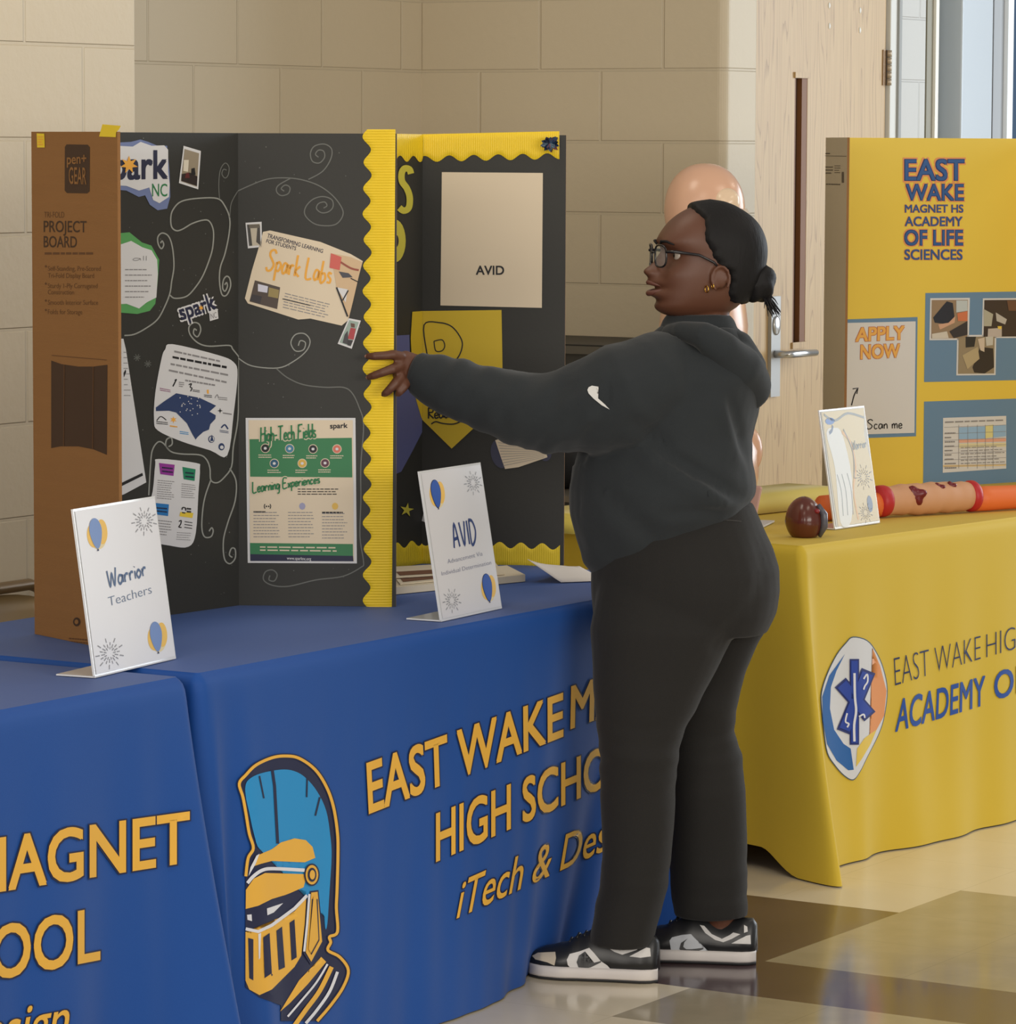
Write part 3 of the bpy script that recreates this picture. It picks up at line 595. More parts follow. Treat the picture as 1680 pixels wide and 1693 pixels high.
# centre panel
mbc, n = board_panel(L1, R1, BLK, CARD, Vector((.2, -1, 0)))
S1 = plane_surf(L1, R1); S2 = plane_surf(R1, E1)
g = Flat(mbc, S1, K1)
for T, p in ((K1, [(790, 1442), (850, 1435), (920, 1400), (1000, 1340), (1050, 1250), (1080, 1170), (1090, 1100), (1105, 1000), (1095, 880), (1070, 810), (1030, 790), (1003, 815), (1005, 860), (1025, 890), (1040, 865), (1030, 840), (1020, 855)]),
 (K1, [(1080, 1185), (1110, 1205), (1180, 1195), (1230, 1150), (1290, 1060), (1340, 930), (1355, 850), (1355, 770), (1330, 715), (1290, 708), (1220, 730), (1160, 765), (1120, 775), (1090, 750), (1085, 690), (1100, 640), (1150, 590), (1250, 570), (1380, 570), (1430, 620), (1460, 700), (1455, 800), (1430, 920), (1400, 1010), (1395, 1100), (1410, 1180), (1440, 1185), (1465, 1130), (1460, 1080), (1440, 1065), (1420, 1090), (1415, 1140), (1430, 1160), (1445, 1130), (1440, 1105), (1428, 1120)]),
 (K1, [(1520, 1580), (1480, 1530), (1455, 1505), (1330, 1510), (1260, 1490), (1210, 1440), (1200, 1390), (1230, 1360), (1265, 1370), (1275, 1410), (1255, 1450), (1230, 1430), (1235, 1400), (1250, 1410)]),
 (K3, [(722, 110), (720, 250), (715, 450), (690, 600), (680, 710), (640, 770), (600, 800), (565, 785), (560, 720), (540, 670), (500, 645), (400, 640), (340, 625), (300, 580), (270, 575), (240, 620), (230, 700), (220, 870)]),
 (K3, [(340, 625), (315, 595), (320, 560), (345, 550), (350, 585), (330, 600)]),
 (K3, [(565, 785), (535, 870), (520, 950), (515, 1050), (530, 1100), (565, 1100), (578, 1070), (570, 1050), (555, 1070)]),
 (K3, [(670, 720), (705, 790), (700, 900), (660, 1020), (635, 1120), (640, 1220), (670, 1250), (700, 1220), (700, 1170), (680, 1165), (668, 1200), (685, 1215)])):
    g.at(T).stroke(p, 8.5 if T is K1 else 7.5, CHALK, 1)
for p in ([(1395, 575), (1390, 480), (1400, 390), (1430, 345), (1455, 370), (1450, 420), (1430, 440), (1410, 415), (1420, 385), (1440, 390)], [(1460, 690), (1470, 600), (1510, 525)]): g.stroke(p, 6, CHALKD, 1)
for cx, cy in ((155, 105), (215, 140)):
    k3 = g.at(K3)
    for a in range(0, 180, 45): k3.stroke([(cx-20*math.cos(math.radians(a+20))*(1 if a != 90 else 1.4), cy-20*math.sin(math.radians(a+20))), (cx+20*math.cos(math.radians(a+20)), cy+20*math.sin(math.radians(a+20)))], 4, CHALKD, 1, False)
rr = random.Random(3)
for i in range(70): g.at((0, 0, 1)).dot((rr.uniform(208, 392), rr.uniform(225, 990)), rr.uniform(.5, 1.1), CHALKD, 1)
mbc.build('center_panel', bd, 'black inside panel with chalk swirls')
mbr, n = board_panel(R1, E1, BLK, CARD, Vector((-.8, -.5, 0)))
g = Flat(mbr, S2, K2)
for p in ([(30, 412), (100, 380), (180, 350), (260, 342), (350, 350), (440, 380), (510, 430), (555, 490), (560, 530), (530, 570), (480, 580), (420, 570), (375, 530), (375, 490), (410, 450), (460, 435), (505, 450), (512, 485), (490, 510), (455, 515), (430, 495), (440, 470), (470, 462), (482, 480), (465, 492)],
 [(390, 350), (460, 310), (500, 250), (505, 200), (470, 175), (420, 185), (400, 220), (410, 260), (445, 268), (470, 240), (465, 210), (440, 205), (425, 225), (440, 240)], [(300, 345), (240, 380), (232, 410), (255, 430), (290, 420), (298, 390), (275, 378), (255, 395), (270, 408)],
 [(40, 1235), (110, 1275), (240, 1285), (320, 1250), (380, 1200), (398, 1150), (370, 1115), (325, 1120), (303, 1160), (325, 1200), (365, 1195), (375, 1160), (350, 1150), (340, 1175)]): g.stroke(p, 5.5, CHALKD if p[0][0] != 40 else CHALK, 1)
g.at(K3).stroke([(930, 165), (990, 215), (1080, 255), (1200, 270), (1300, 270), (1350, 300), (1390, 380), (1415, 480), (1400, 700), (1400, 900), (1395, 1100), (1415, 1240), (1400, 1270), (1300, 1320), (1150, 1340), (1000, 1375), (910, 1370), (860, 1340), (870, 1295), (910, 1285), (935, 1310), (920, 1345), (890, 1340), (895, 1315)], 6.5, CHALKD, 1)
for i in range(45): g.at((0, 0, 1)).dot((rr.uniform(405, 600), rr.uniform(225, 990)), rr.uniform(.5, 1.1), CHALKD, 1)
mbr.build('right_wing', bd, 'black wing with chalk swirls')
def sheet(name, surf, T, parent, label=None, base=2):
    mb = MB(); f = Flat(mb, surf, T); f.L = base
    return mb, f
# papers on the centre panel
mb, f = sheet('s', S1, K1, bd); PER = mat('paper_periwinkle', (112, 126, 170), .6)
f.poly([(600, 215), (740, 215), (830, 210), (890, 195), (940, 210), (1000, 235), (1060, 235), (1075, 400), (1080, 560), (1060, 635), (1000, 645), (950, 610), (920, 550), (880, 560), (800, 520), (600, 500)], PER, 2)
f.poly([(610, 235), (740, 235), (840, 240), (890, 210), (960, 235), (1040, 232), (1065, 260), (1065, 400), (1075, 480), (1070, 560), (1010, 600), (970, 580), (945, 500), (880, 520), (800, 490), (610, 480)], PAPER, 3)
f.text('spark', ((640, 448), (1058, 440), (1058, 268), (640, 268)), INKN, 4, .03); f.text('NC', ((962, 556), (1058, 556), (1058, 478), (962, 476)), GRN, 4, .005)
def star(f, c, r, m, layer, n=5, inner=.42, rot=-90):
    f.poly([(c[0]+(r if i % 2 == 0 else r*inner)*math.cos(math.radians(rot+i*180/n)), c[1]+(r if i % 2 == 0 else r*inner)*math.sin(math.radians(rot+i*180/n))) for i in range(2*n)], m, layer)
star(f, (812, 356), 58, ORG, 6, 7, .45); mb.build('spark_sign', bd, 'large white sign reading spark NC')
def photo(name, surf, T, quad, inner, patches, parent, base=2):
    mb = MB(); f = Flat(mb, surf, T); f.poly(quad, PAPER, base); f.poly(inner[0], mat(*inner[1]), base+1)
    for i, (p, col) in enumerate(patches): f.poly(p, mat('photo_ink_%d_%d_%d' % col, col, .5), base+2+i*.2)
    return mb.build(name, parent)
photo('photo_print', S1, K1, [(1165, 235), (1275, 268), (1258, 512), (1135, 472)], ([(1170, 255), (1262, 283), (1248, 495), (1147, 460)], ('photo_ink_room', (150, 138, 118), .5)),
 [([(1163, 325), (1195, 325), (1190, 400), (1160, 395)], (216, 208, 190)), ([(1150, 415), (1200, 405), (1250, 430), (1247, 490), (1148, 458)], (44, 34, 34)), ([(1212, 380), (1232, 375), (1238, 420), (1210, 420)], (30, 28, 30)), ([(1175, 410), (1195, 405), (1200, 440), (1170, 440)], (92, 34, 38))], bd)
mb, f = sheet('n', S1, K1, bd); f.poly([(680, 800), (770, 790), (820, 785), (900, 850), (960, 870), (1010, 960), (1000, 1100), (985, 1240), (950, 1285), (870, 1305), (680, 1290)], mat('paper_green', (88, 160, 92), .6), 2)
f.poly([(690, 870), (770, 860), (830, 840), (900, 880), (960, 900), (995, 960), (1000, 1050), (990, 1200), (930, 1230), (880, 1270), (800, 1240), (690, 1245)], PAPER, 3)
f.script('all', ((840, 965), (925, 965), (925, 935), (840, 935)), 4, GREYI, 4); f.lines(((790, 1215), (960, 1215), (960, 1005), (790, 1005)), 6, GREYI, 4, .18, .3, 5); mb.build('note_card', bd, 'white cloud-shaped note on green paper')
mb, f = sheet('p', S1, K3, bd); f.poly([(-40, 0), (78, 0), (92, 60), (205, 798), (80, 865), (-40, 900)], PAPER, 2)
f.poly([(-20, 842), (182, 745), (186, 760), (-20, 862)], INK, 3); f.lines(((80, 330), (120, 330), (105, 60), (78, 60)), 9, GREYI, 3, .12, .4, 6); f.poly([(78, 190), (90, 170), (92, 185), (80, 215)], INK, 3); mb.build('flyer', bd, 'white flyer half hidden behind the wing')
mb, f = sheet('p', S1, K1, bd); qd = ((1152, 1342), (1372, 1268), (1345, 1178), (1125, 1252))
f.text('spark', qd, PAPER, 2, .14); f.text('spark', qd, INKN, 3, .03); f.poly([(1326, 1288), (1380, 1272), (1386, 1334), (1332, 1350)], PAPER, 2.4); f.text('NC', ((1338, 1338), (1378, 1327), (1372, 1292), (1334, 1303)), GREYI, 3, 0); star(f, (1272, 1266), 18, ORG, 5, 6); mb.build('spark_sticker', bd, 'small tilted sticker reading spark NC')
mb, f = sheet('p', S1, K3, bd); f.poly([(350, 30), (600, 90), (690, 130), (712, 200), (690, 420), (655, 648), (560, 620), (400, 570), (270, 510), (248, 450), (255, 300), (290, 110), (310, 60)], PAPER, 2, True)
f.lines(((360, 80), (640, 140), (640, 122), (360, 60)), 1, GREYI, 3, .5, .1, 2); f.lines(((350, 112), (660, 172), (662, 150), (350, 92)), 1, INK, 3, .6, 0, 3); f.lines(((340, 150), (660, 212), (660, 192), (340, 130)), 1, GREYI, 3, .5, 0, 4); f.lines(((330, 185), (650, 252), (650, 232), (330, 165)), 1, GREYI, 3, .5, 0, 8); f.lines(((420, 240), (590, 268), (590, 250), (420, 222)), 1, GREYI, 3, .5, 0, 9)
MAPN = mat('ink_map_blue', (44, 62, 104), .6)
f.poly([(257, 382), (300, 350), (370, 303), (500, 328), (592, 372), (555, 405), (590, 425), (588, 445), (560, 475), (552, 505), (520, 518), (490, 545), (478, 560), (460, 530), (430, 470), (370, 410), (330, 400), (258, 402)], MAPN, 3)
for i in range(26): f.dot((rr.gauss(450, 45), rr.gauss(378, 30)), 3.2, PAPER, 4)
f.stroke([(372, 225), (352, 265)], 7, INK, 3, False); f.stroke([(372, 225), (362, 232)], 6, INK, 3, False); f.lines(((385, 268), (415, 272), (415, 240), (385, 236)), 3, GREYI, 3); f.stroke([(440, 255), (455, 250), (448, 268), (458, 275), (450, 292)], 6, INK, 3); f.lines(((462, 295), (502, 300), (502, 285), (462, 280)), 2, INK, 3); f.poly([(540, 285), (550, 282), (552, 305), (542, 305)], ORG, 3); f.lines(((525, 325), (570, 330), (570, 312), (525, 308)), 2, INK, 3); f.stroke([(585, 330), (598, 310), (605, 330)], 4, GREYI, 3); f.lines(((605, 340), (655, 345), (655, 325), (605, 320)), 2, GREYI, 3); f.lines(((280, 290), (340, 300), (340, 282), (280, 270)), 2, mat('ink_mauve', (150, 90, 130), .6), 3)
star(f, (614, 400), 16, INK, 3, 4, .3); f.lines(((630, 420), (680, 428), (680, 412), (630, 405)), 1, GREYI, 3); f.stroke([(262, 455), (285, 432), (315, 452)], 5, INK, 3); f.lines(((260, 475), (325, 480), (325, 462), (260, 455)), 2, INK, 3); star(f, (355, 450), 20, ORG, 3, 6, .4); f.lines(((335, 492), (378, 498), (378, 482), (335, 476)), 1, ORG, 3)
f.lines(((390, 530), (440, 536), (440, 518), (390, 510)), 2, SKY, 3); f.stroke([(620, 495), (640, 478), (658, 502)], 8, MAPN, 3); f.lines(((612, 520), (662, 528), (662, 512), (612, 504)), 2, MAPN, 3); f.ell((566, 558), 18, 20, MAPN, 3); f.ell((566, 558), 14, 16, PAPER, 4); f.poly([(556, 568), (566, 532), (576, 568)], MAPN, 5); f.ell((622, 600), 17, 20, MAPN, 3); f.ell((622, 603), 10, 10, PAPER, 4)
mb.build('map_sheet', bd, 'white sheet with a blue state map')
mb, f = sheet('p', S1, K3, bd); f.poly([(275, 668), (480, 690), (503, 720), (495, 850), (480, 1080), (440, 1155), (340, 1150), (200, 1110), (200, 990), (240, 850), (255, 700)], PAPER, 2, True)
for p, col in (([(275, 690), (362, 700), (355, 762), (282, 752)], (146, 52, 150)), ([(405, 712), (478, 725), (472, 790), (412, 780)], (34, 132, 96)), ([(250, 912), (330, 920), (325, 985), (250, 975)], (36, 118, 186)), ([(393, 962), (466, 968), (460, 996), (388, 986)], (230, 200, 66))):
    f.poly(p, mat('tag_%d_%d_%d' % col, col, .6), 3)
f.lines(((290, 745), (352, 752), (352, 712), (290, 705)), 2, INKN, 4, .4); f.lines(((420, 775), (468, 780), (468, 738), (420, 733)), 2, INKN, 4, .4); f.lines(((258, 965), (320, 972), (320, 935), (258, 930)), 2, INKN, 4, .4)
f.stroke([(402, 950), (405, 938), (420, 940), (422, 955)], 6, INK, 4); f.stroke([(402, 965), (420, 968)], 6, INK, 4, False); f.lines(((428, 968), (452, 970), (452, 938), (428, 935)), 2, INK, 4, .6)
f.lines(((262, 890), (375, 900), (378, 790), (268, 780)), 9, GREYI, 3, .3, .35, 12); f.lines(((398, 885), (480, 890), (482, 810), (400, 800)), 7, GREYI, 3, .3, .35, 13); f.lines(((250, 1090), (345, 1100), (350, 1010), (255, 1000)), 6, GREYI, 3, .3, .35, 14)
f.stroke([(385, 1015), (398, 1010), (395, 1030), (385, 1045), (400, 1048)], 6, INK, 3); f.lines(((415, 1055), (462, 1062), (465, 1015), (418, 1008)), 3, INK, 3, .3, .1, 15); f.lines(((370, 1120), (455, 1125), (460, 1075), (375, 1070)), 4, GREYI, 3, .25, .2, 16)
mb.build('info_sheet', bd, 'white sheet with four coloured tags')
# papers on the right wing
photo('photo_print', S2, K2, [(78, 565), (158, 560), (160, 685), (90, 692)], ([(86, 574), (150, 570), (152, 676), (97, 681)], ('photo_ink_grey', (190, 180, 160), .5)),
 [([(86, 574), (100, 574), (112, 678), (97, 680)], (52, 50, 46)), ([(138, 580), (150, 578), (152, 676), (132, 660)], (58, 54, 50)), ([(95, 574), (148, 572), (148, 590), (98, 592)], (96, 88, 74))], bd)
mb, f = sheet('p', S2, K2, bd); f.poly([(165, 610), (200, 603), (450, 660), (600, 720), (660, 755), (640, 830), (610, 960), (585, 1050), (555, 1075), (400, 1040), (340, 1045), (200, 1000), (90, 965), (75, 940), (110, 800), (140, 700)], PAPW, 2)
f.text('TRANSFORMING LEARNING', ((184, 638), (460, 715), (465, 697), (190, 618)), INKN, 3, .01); f.text('FOR STUDENTS', ((180, 663), (327, 702), (331, 684), (185, 645)), INKN, 3, .01)
f.script('Spark Labs', ((178, 800), (498, 865), (515, 765), (200, 695)), 11, ORG, 3, .13); f.poly([(125, 850), (250, 885), (235, 993), (98, 955)], mat('photo_ink_class', (72, 58, 50), .5), 3)
f.poly([(140, 868), (190, 880), (186, 912), (140, 905)], mat('photo_ink_screen', (210, 210, 226), .5), 4); f.poly([(195, 885), (245, 898), (240, 940), (190, 930)], mat('photo_ink_mustard', (150, 132, 78), .5), 4); f.poly([(112, 920), (160, 930), (150, 965), (102, 950)], mat('photo_ink_dim', (44, 38, 44), .5), 4)
f.lines(((262, 990), (495, 1045), (505, 965), (275, 908)), 6, GREYI, 3, .3, .12, 21); f.stroke([(262, 942), (400, 975)], 4, INK, 4, False)
f.poly([(502, 716), (600, 735), (658, 760), (640, 830), (610, 960), (590, 1040), (530, 890)], mat('photo_ink_tan', (208, 178, 140), .5), 3); f.poly([(502, 716), (555, 735), (545, 800), (495, 788)], mat('photo_ink_coral', (206, 92, 82), .5), 4)
f.stroke([(550, 760), (600, 790), (640, 800)], 10, mat('photo_ink_rust', (150, 72, 54), .5), 4); f.poly([(540, 806), (590, 815), (610, 835), (560, 838)], mat('photo_ink_slate', (66, 66, 76), .5), 4); f.poly([(530, 885), (585, 895), (575, 960)], PAPER, 4); f.stroke([(530, 885), (585, 1030)], 8, INK, 5, False); f.stroke([(560, 950), (588, 900)], 6, INK, 5, False); f.stroke([(600, 840), (640, 860)], 5, INK, 5, False)
mb.build('spark_labs_card', bd, 'cream card with orange brush lettering')
photo('photo_print', S2, K2, [(590, 1038), (650, 1050), (605, 1190), (535, 1165)], ([(594, 1048), (640, 1058), (600, 1178), (545, 1158)], ('photo_ink_pale', (150, 170, 160), .5)),
 [([(600, 1085), (625, 1090), (615, 1145), (585, 1140)], (170, 56, 62)), ([(570, 1120), (585, 1100), (590, 1170), (560, 1160)], (60, 58, 62)), ([(600, 1062), (620, 1066), (620, 1085), (602, 1082)], (96, 66, 54)), ([(585, 1145), (612, 1148), (600, 1176), (584, 1172)], (40, 36, 40))], bd)
mb, f = sheet('p', S2, K3, bd); f.poly([(760, 440), (1370, 440), (1378, 1248), (772, 1245)], PAPER, 2); f.poly([(776, 452), (1356, 452), (1362, 1236), (786, 1234)], PAPW, 3)
PG = mat('poster_green', (50, 124, 78), .55)
f.poly([(782, 558), (1350, 550), (1353, 770), (786, 766)], PG, 4); qd = ((845, 572), (1150, 548), (1150, 470), (845, 492)); f.script('High-Tech Fields', qd, 20, PAPW, 5, .08); f.script('High-Tech Fields', qd, 9, GRN, 6, .08)
qd = ((800, 856), (1172, 800), (1172, 752), (800, 795)); f.script('Learning Experiences', qd, 18, PAPW, 5, .08); f.script('Learning Experiences', qd, 8, GRN, 6, .08)
f.text('spark', ((1230, 498), (1326, 494), (1326, 468), (1230, 470)), INK, 4, .03)
for (x, y), col in (((870, 608), (30, 36, 36)), ((1005, 610), (70, 130, 160)), ((1135, 612), (36, 40, 44)), ((1268, 612), (214, 120, 100)), ((920, 692), (40, 90, 120)), ((1075, 692), (216, 176, 80)), ((1202, 690), (96, 60, 76))):
    f.ell((x, y), 26, 26, PAPW, 5, 18); f.ell((x, y), 22, 22, mat('icon_%d_%d_%d' % col, col, .6), 6, 18); f.ell((x, y), 9, 8, PAPER, 7, 8)
    f.lines(((x-38, y+56), (x+38, y+56), (x+38, y+32), (x-38, y+32)), 2, PAPW, 5, .4, .3, x)
f.lines(((1050, 870), (1275, 870), (1275, 828), (1050, 828)), 3, INK, 4, .35, .1, 31)
for (x, col) in ((882, None), (1075, (160, 160, 190)), (1257, (224, 184, 92))):
    if col: f.ell((x, 930), 18, 20, mat('icon_%d_%d_%d' % col, col, .6), 4, 8)
    else: f.stroke([(868, 918), (864, 930), (868, 944)], 5, INK, 4); f.stroke([(896, 918), (900, 930), (896, 944)], 5, INK, 4); f.dot((876, 931), 5, INK, 4); f.dot((889, 931), 5, INK, 4)
f.lines(((804, 968), (870, 968), (870, 955), (804, 955)), 1, INK, 4, .6, 0, 32); f.lines(((804, 1108), (955, 1108), (950, 956), (804, 956)), 9, GREYI, 4, .25, .2, 33); f.lines(((998, 1108), (1142, 1108), (1148, 956), (996, 956)), 9, GREYI, 4, .25, .2, 34); f.lines(((1185, 1115), (1328, 1115), (1325, 962), (1185, 962)), 9, GREYI, 4, .25, .2, 35); f.lines(((1185, 972), (1300, 972), (1300, 958), (1185, 958)), 1, INK, 4, .6, 0, 36)
f.poly([(785, 1134), (1356, 1140), (1357, 1206), (786, 1196)], PG, 4); f.lines(((840, 1182), (1290, 1188), (1290, 1152), (840, 1148)), 2, PAPW, 5, .4, .1, 37); f.poly([(786, 1196), (1357, 1206), (1360, 1236), (787, 1234)], INKN, 4); f.text('www.sparknc.org', ((990, 1226), (1124, 1230), (1124, 1214), (990, 1210)), PAPER, 5, .01)
mb.build('poster', bd, 'green and cream poster headed High-Tech Fields')
# scalloped corrugated border
def border(surf, pts_out, pts_in, m, parent, ridges, base=.0016, amp=.0016, n=9, shadow=True, name='border_strip'):
    """strip between the outer edge line and the scalloped edge, ridged across its length"""
    mb = MB(); L = len(pts_out); vs = []; fs = []
    for i in range(L):
        for j in range(n):
            t = j/(n-1); x = pts_out[i][0]*(1-t)+pts_in[i][0]*t; y = pts_out[i][1]*(1-t)+pts_in[i][1]*t
            edge = .0 if j in (0, n-1) else 1
            vs.append(surf(x, y, base*.6+edge*(base+amp*(.5+.5*math.cos(ridges(x, y))))))
    for i in range(L-1):
        for j in range(n-1): a = i*n+j; fs.append((a, a+1, a+n+1, a+n))
    mb.add(vs, fs, m, True); return mb.build(name, parent)
N = 900; po = []; pi_ = []
for i in range(N+1):
    y = 214+(1004-214)*i/N; xe = 655-6*(y-214)/790
    ph = (y-226)/42.6*2*PI; po.append((xe-1, y)); pi_.append((607-6.5*math.cos(ph)+1.0*math.sin(y*.05), y))
border(S2, po, pi_, BY, bd, lambda x, y: y*2*PI/4.5, name='scalloped_border')
# second board
F2 = (7.150, 4.645); E2 = (7.285, 4.372); C2 = (6.545, 4.597)
b2d = empty('display_board', (7.0, 4.55, Z0), 'black tri-fold board headed AVID with yellow top border, behind the chalk-swirl board', 'display board')
mb, n = board_panel(C2, F2, BLK, CARD, Vector((0, -1, 0))); T1 = plane_surf(C2, F2); T2 = plane_surf(F2, E2)
BUB = mat('bubble_letter', (206, 196, 70), .6)
mb.build('center_panel', b2d); mb, n = board_panel(F2, E2, BLK, CARD, Vector((-1, -.4, 0))); mb.build('right_wing', b2d)
mb, n = board_panel(C2, (6.43, 4.32), BLK, CARD, Vector((1, 0, 0)), z1=1.60); mb.build('left_wing', b2d)
mb = MB(); f = Flat(mb, T1, K2); f.stroke([(896, 322), (888, 300), (864, 296), (850, 320), (852, 360), (876, 395), (890, 440), (885, 490), (860, 505), (838, 490)], 38, INK, 1); f.stroke([(896, 322), (888, 300), (864, 296), (850, 320), (852, 360), (876, 395), (890, 440), (885, 490), (860, 505), (838, 490)], 32, BUB, 2); mb.build('letter', b2d)
mb = MB(); f = Flat(mb, T1, K2); f.ell((818, 655), 56, 112, INK, 1); f.ell((818, 655), 52, 106, BUB, 2); f.ell((822, 655), 12, 30, INK, 3); mb.build('letter', b2d)
mb = MB(); f = Flat(mb, T2, K2); f.poly([(1052, 314), (1553, 318), (1548, 987), (1045, 975)], PAPW, 2); f.text('AVID', ((1222, 822), (1360, 822), (1360, 779), (1222, 779)), INK, 3, .025); mb.build('page', b2d, 'pale page reading AVID')
YP = mat('paper_yellow', (212, 182, 44), .6)
mb = MB(); f1 = Flat(mb, T1, KB); f2 = Flat(mb, T2, KB)
f1.poly([(405, 52), (461, 48), (461, 650), (455, 640), (410, 485), (396, 200)], YP, 3); f2.poly([(460, 48), (905, 42), (912, 440), (800, 560), (760, 690), (628, 812), (458, 645)], YP, 3)
f2.stroke([(492, 290), (475, 125), (560, 112), (630, 135), (680, 200), (686, 250), (660, 310), (600, 360), (500, 380), (492, 290)], 7, INK, 4); f2.stroke([(530, 215), (575, 208), (590, 240), (575, 268), (540, 268), (530, 215)], 6, INK, 4)
f2.script('Read', ((500, 645), (612, 640), (612, 580), (498, 585)), 8, INK, 4, .06); f2.stroke([(515, 675), (540, 662), (580, 672), (640, 675), (690, 655), (720, 635)], 7, INK, 4); mb.build('page', b2d, 'yellow pointed page with outlined letter D')
mb = MB(); f = Flat(mb, T1, KB); f.poly([(300, 185), (390, 180), (396, 420), (461, 600), (461, 720), (410, 820), (345, 940), (300, 960)], mat('paper_purple_blue', (92, 98, 150), .65), 2); mb.build('page', b2d, 'blue-violet page')
mb = MB(); f = Flat(mb, T2, KB); f.ell((898, 840), 52, 82, mat('paper_dusk', (58, 60, 84), .6), 2, rot=-.2); f.ell((1150, 842), 32, 40, mat('paper_dusk', (58, 60, 84), .6), 2); f.poly([(870, 765), (930, 748), (1060, 780), (1145, 800), (1160, 860), (1000, 915), (925, 925), (905, 870)], PAPW, 3); f.lines(((915, 915), (1150, 862), (1140, 805), (885, 770)), 9, GREYI, 4, .16, .05, 41, False); mb.build('page', b2d, 'cream lined page with dark blue backing')
mb = MB(); f = Flat(mb, T1, K4); star(f, (275, 935), 52, INK, 2, 5, .36, -80); star(f, (275, 935), 46, BUB, 3, 5, .36, -80); mb.build('paper_star', b2d)
mb = MB(); f = Flat(mb, T2, K4); f.poly([(400, 900), (440, 900), (440, 1030), (375, 1005)], PAPER, 2); mb.build('page', b2d, 'corner of a white page')
def wave_border(surf, x0, x1, ytop, ybot, period, ampp, phase, parent, flip, name):
    po, pi_ = [], []; N = int((x1-x0)*5)
    for i in range(N+1):
        x = x0+(x1-x0)*i/N; a = ytop[0]+(ytop[1]-ytop[0])*i/N; b = ybot[0]+(ybot[1]-ybot[0])*i/N
        wv = ampp*math.cos(2*PI*(x-phase)/period)
        po.append((x, a if not flip else b)); pi_.append((x, (b+wv) if not flip else (a+wv)))
    return border(surf, po, pi_, BY if not flip else mat('border_yellow_low', (228, 200, 40), .5), parent, lambda x, y: x*2*PI/3.1, amp=.0008, name=name)
wave_border(T2, 697, 925, (222, 217), (263, 258), 40.5, 5, 682, b2d, False, 'scalloped_border'); wave_border(T1, 640, 697, (221, 222), (262, 263), 22, 5, 672, b2d, False, 'scalloped_border')
wave_border(T2, 697, 926, (897, 904), (932, 938), 35, 5, 739, b2d, True, 'scalloped_border'); wave_border(T1, 640, 697, (904, 897), (941, 932), 24, 5, 668, b2d, True, 'scalloped_border')
mb = MB(); c = T2(380+1590/3, 180+172/3, .012); wn = (CAM-c).normalized(); ux = Vector((-wn.y, wn.x, 0)).normalized(); uz = wn.cross(ux)
for i in range(46):
    a = rr.uniform(0, 2*PI); r2 = rr.uniform(.012, .022); d = (ux*math.cos(a)+uz*math.sin(a)); p = c+wn*rr.uniform(0, .012); col = rr.choice([(62, 82, 108), (40, 62, 96), (96, 116, 132), (30, 40, 60), (128, 84, 92)])
    s2 = d.cross(wn)*.004
    mb.add([p-s2*.4, p+s2*.4, p+d*r2*.7+s2+wn*.006, p+d*r2+wn*.002, p+d*r2*.7-s2+wn*.006], [(0, 1, 2, 3, 4)], mat('ribbon_%d_%d_%d' % col, col, .25))
mb.build('ribbon_bow', b2d, 'blue and grey ribbon bow')
# yellow board on the far table
F3 = Vector((9.162, 4.719, 0)); e3 = Vector((.927, -.375, 0)).normalized(); G3 = F3+e3*.74; FV2 = Vector((FV.x, FV.y, 0)); W3 = F3-FV2*.298+RV*.030
Z03 = .7435
YB = mat('board_yellow', (230, 200, 78), .6); GCARD = mat('grey_cardboard', (192, 178, 152), .75, bump=.2, bscale=60); BLUP = mat('poster_backing_blue', (104, 138, 172), .6)
b3 = empty('display_board', (F3.x+.2, F3.y-.1, Z03), 'yellow tri-fold board about the ACADEMY OF LIFE SCIENCES with blue backed papers', 'display board')
mb, n = board_panel((F3.x, F3.y), (G3.x, G3.y), YB, GCARD, Vector((-.3, -1, 0)), z0=Z03); U1 = plane_surf((F3.x, F3.y), (G3.x, G3.y)); mb.build('center_panel', b3)
rw = G3-FV2*.24+RV*.18
mb, n = board_panel((G3.x, G3.y), (rw.x, rw.y), YB, GCARD, Vector((-1, 0, 0)), z0=Z03); mb.build('right_wing', b3)
mb, n = board_panel((F3.x, F3.y), (W3.x, W3.y), YB, GCARD, Vector((1, -.5, 0)), z0=Z03)
UW = plane_surf((F3.x-.006, F3.y+.003), (W3.x-.006, W3.y+.003)); f = Flat(mb, UW, KF); PG2 = mat('grey_print', (92, 82, 68), .7)
f.stroke([(620, 866), (738, 868)], 3, PG2, 1, False); f.lines(((622, 860), (648, 860), (648, 846), (622, 846)), 1, PG2, 1); f.lines(((622, 970), (665, 970), (665, 920), (622, 920)), 3, PG2, 1, .35); f.lines(((672, 965), (706, 965), (706, 915), (672, 915)), 4, PG2, 1, .3); f.poly([(712, 955), (724, 955), (724, 1015), (712, 1015)], PG2, 1); f.lines(((625, 1030), (706, 1032), (706, 1018), (625, 1016)), 1, PG2, 1)
mb.build('left_wing', b3, 'grey cardboard back of the wing')
mb = MB(); f = Flat(mb, U1, KF); OUTL = mat('sticker_orange_rim', (226, 150, 96), .6); LB = mat('sticker_blue', (50, 92, 150), .6)
for t, x0, x1, y0, y1 in (('EAST', 1062, 1388, 888, 1000), ('WAKE', 1068, 1386, 1025, 1112), ('MAGNET HS', 1062, 1385, 1138, 1180), ('ACADEMY', 1062, 1380, 1205, 1255), ('OF LIFE', 1060, 1382, 1280, 1361), ('SCIENCES', 1060, 1380, 1387, 1442)):
    q = ((x0, y1), (x1, y1), (x1, y0), (x0, y0)); kk = .55 if (y1-y0) < 70 else 1; f.text(t, q, OUTL, 1, .11*kk); f.text(t, q, mat('sticker_navy', (44, 60, 112), .6), 2, .045*kk); f.text(t, q, LB, 3, .012*kk)
mb.build('title_lettering', b3, 'blue title letters with orange edge')
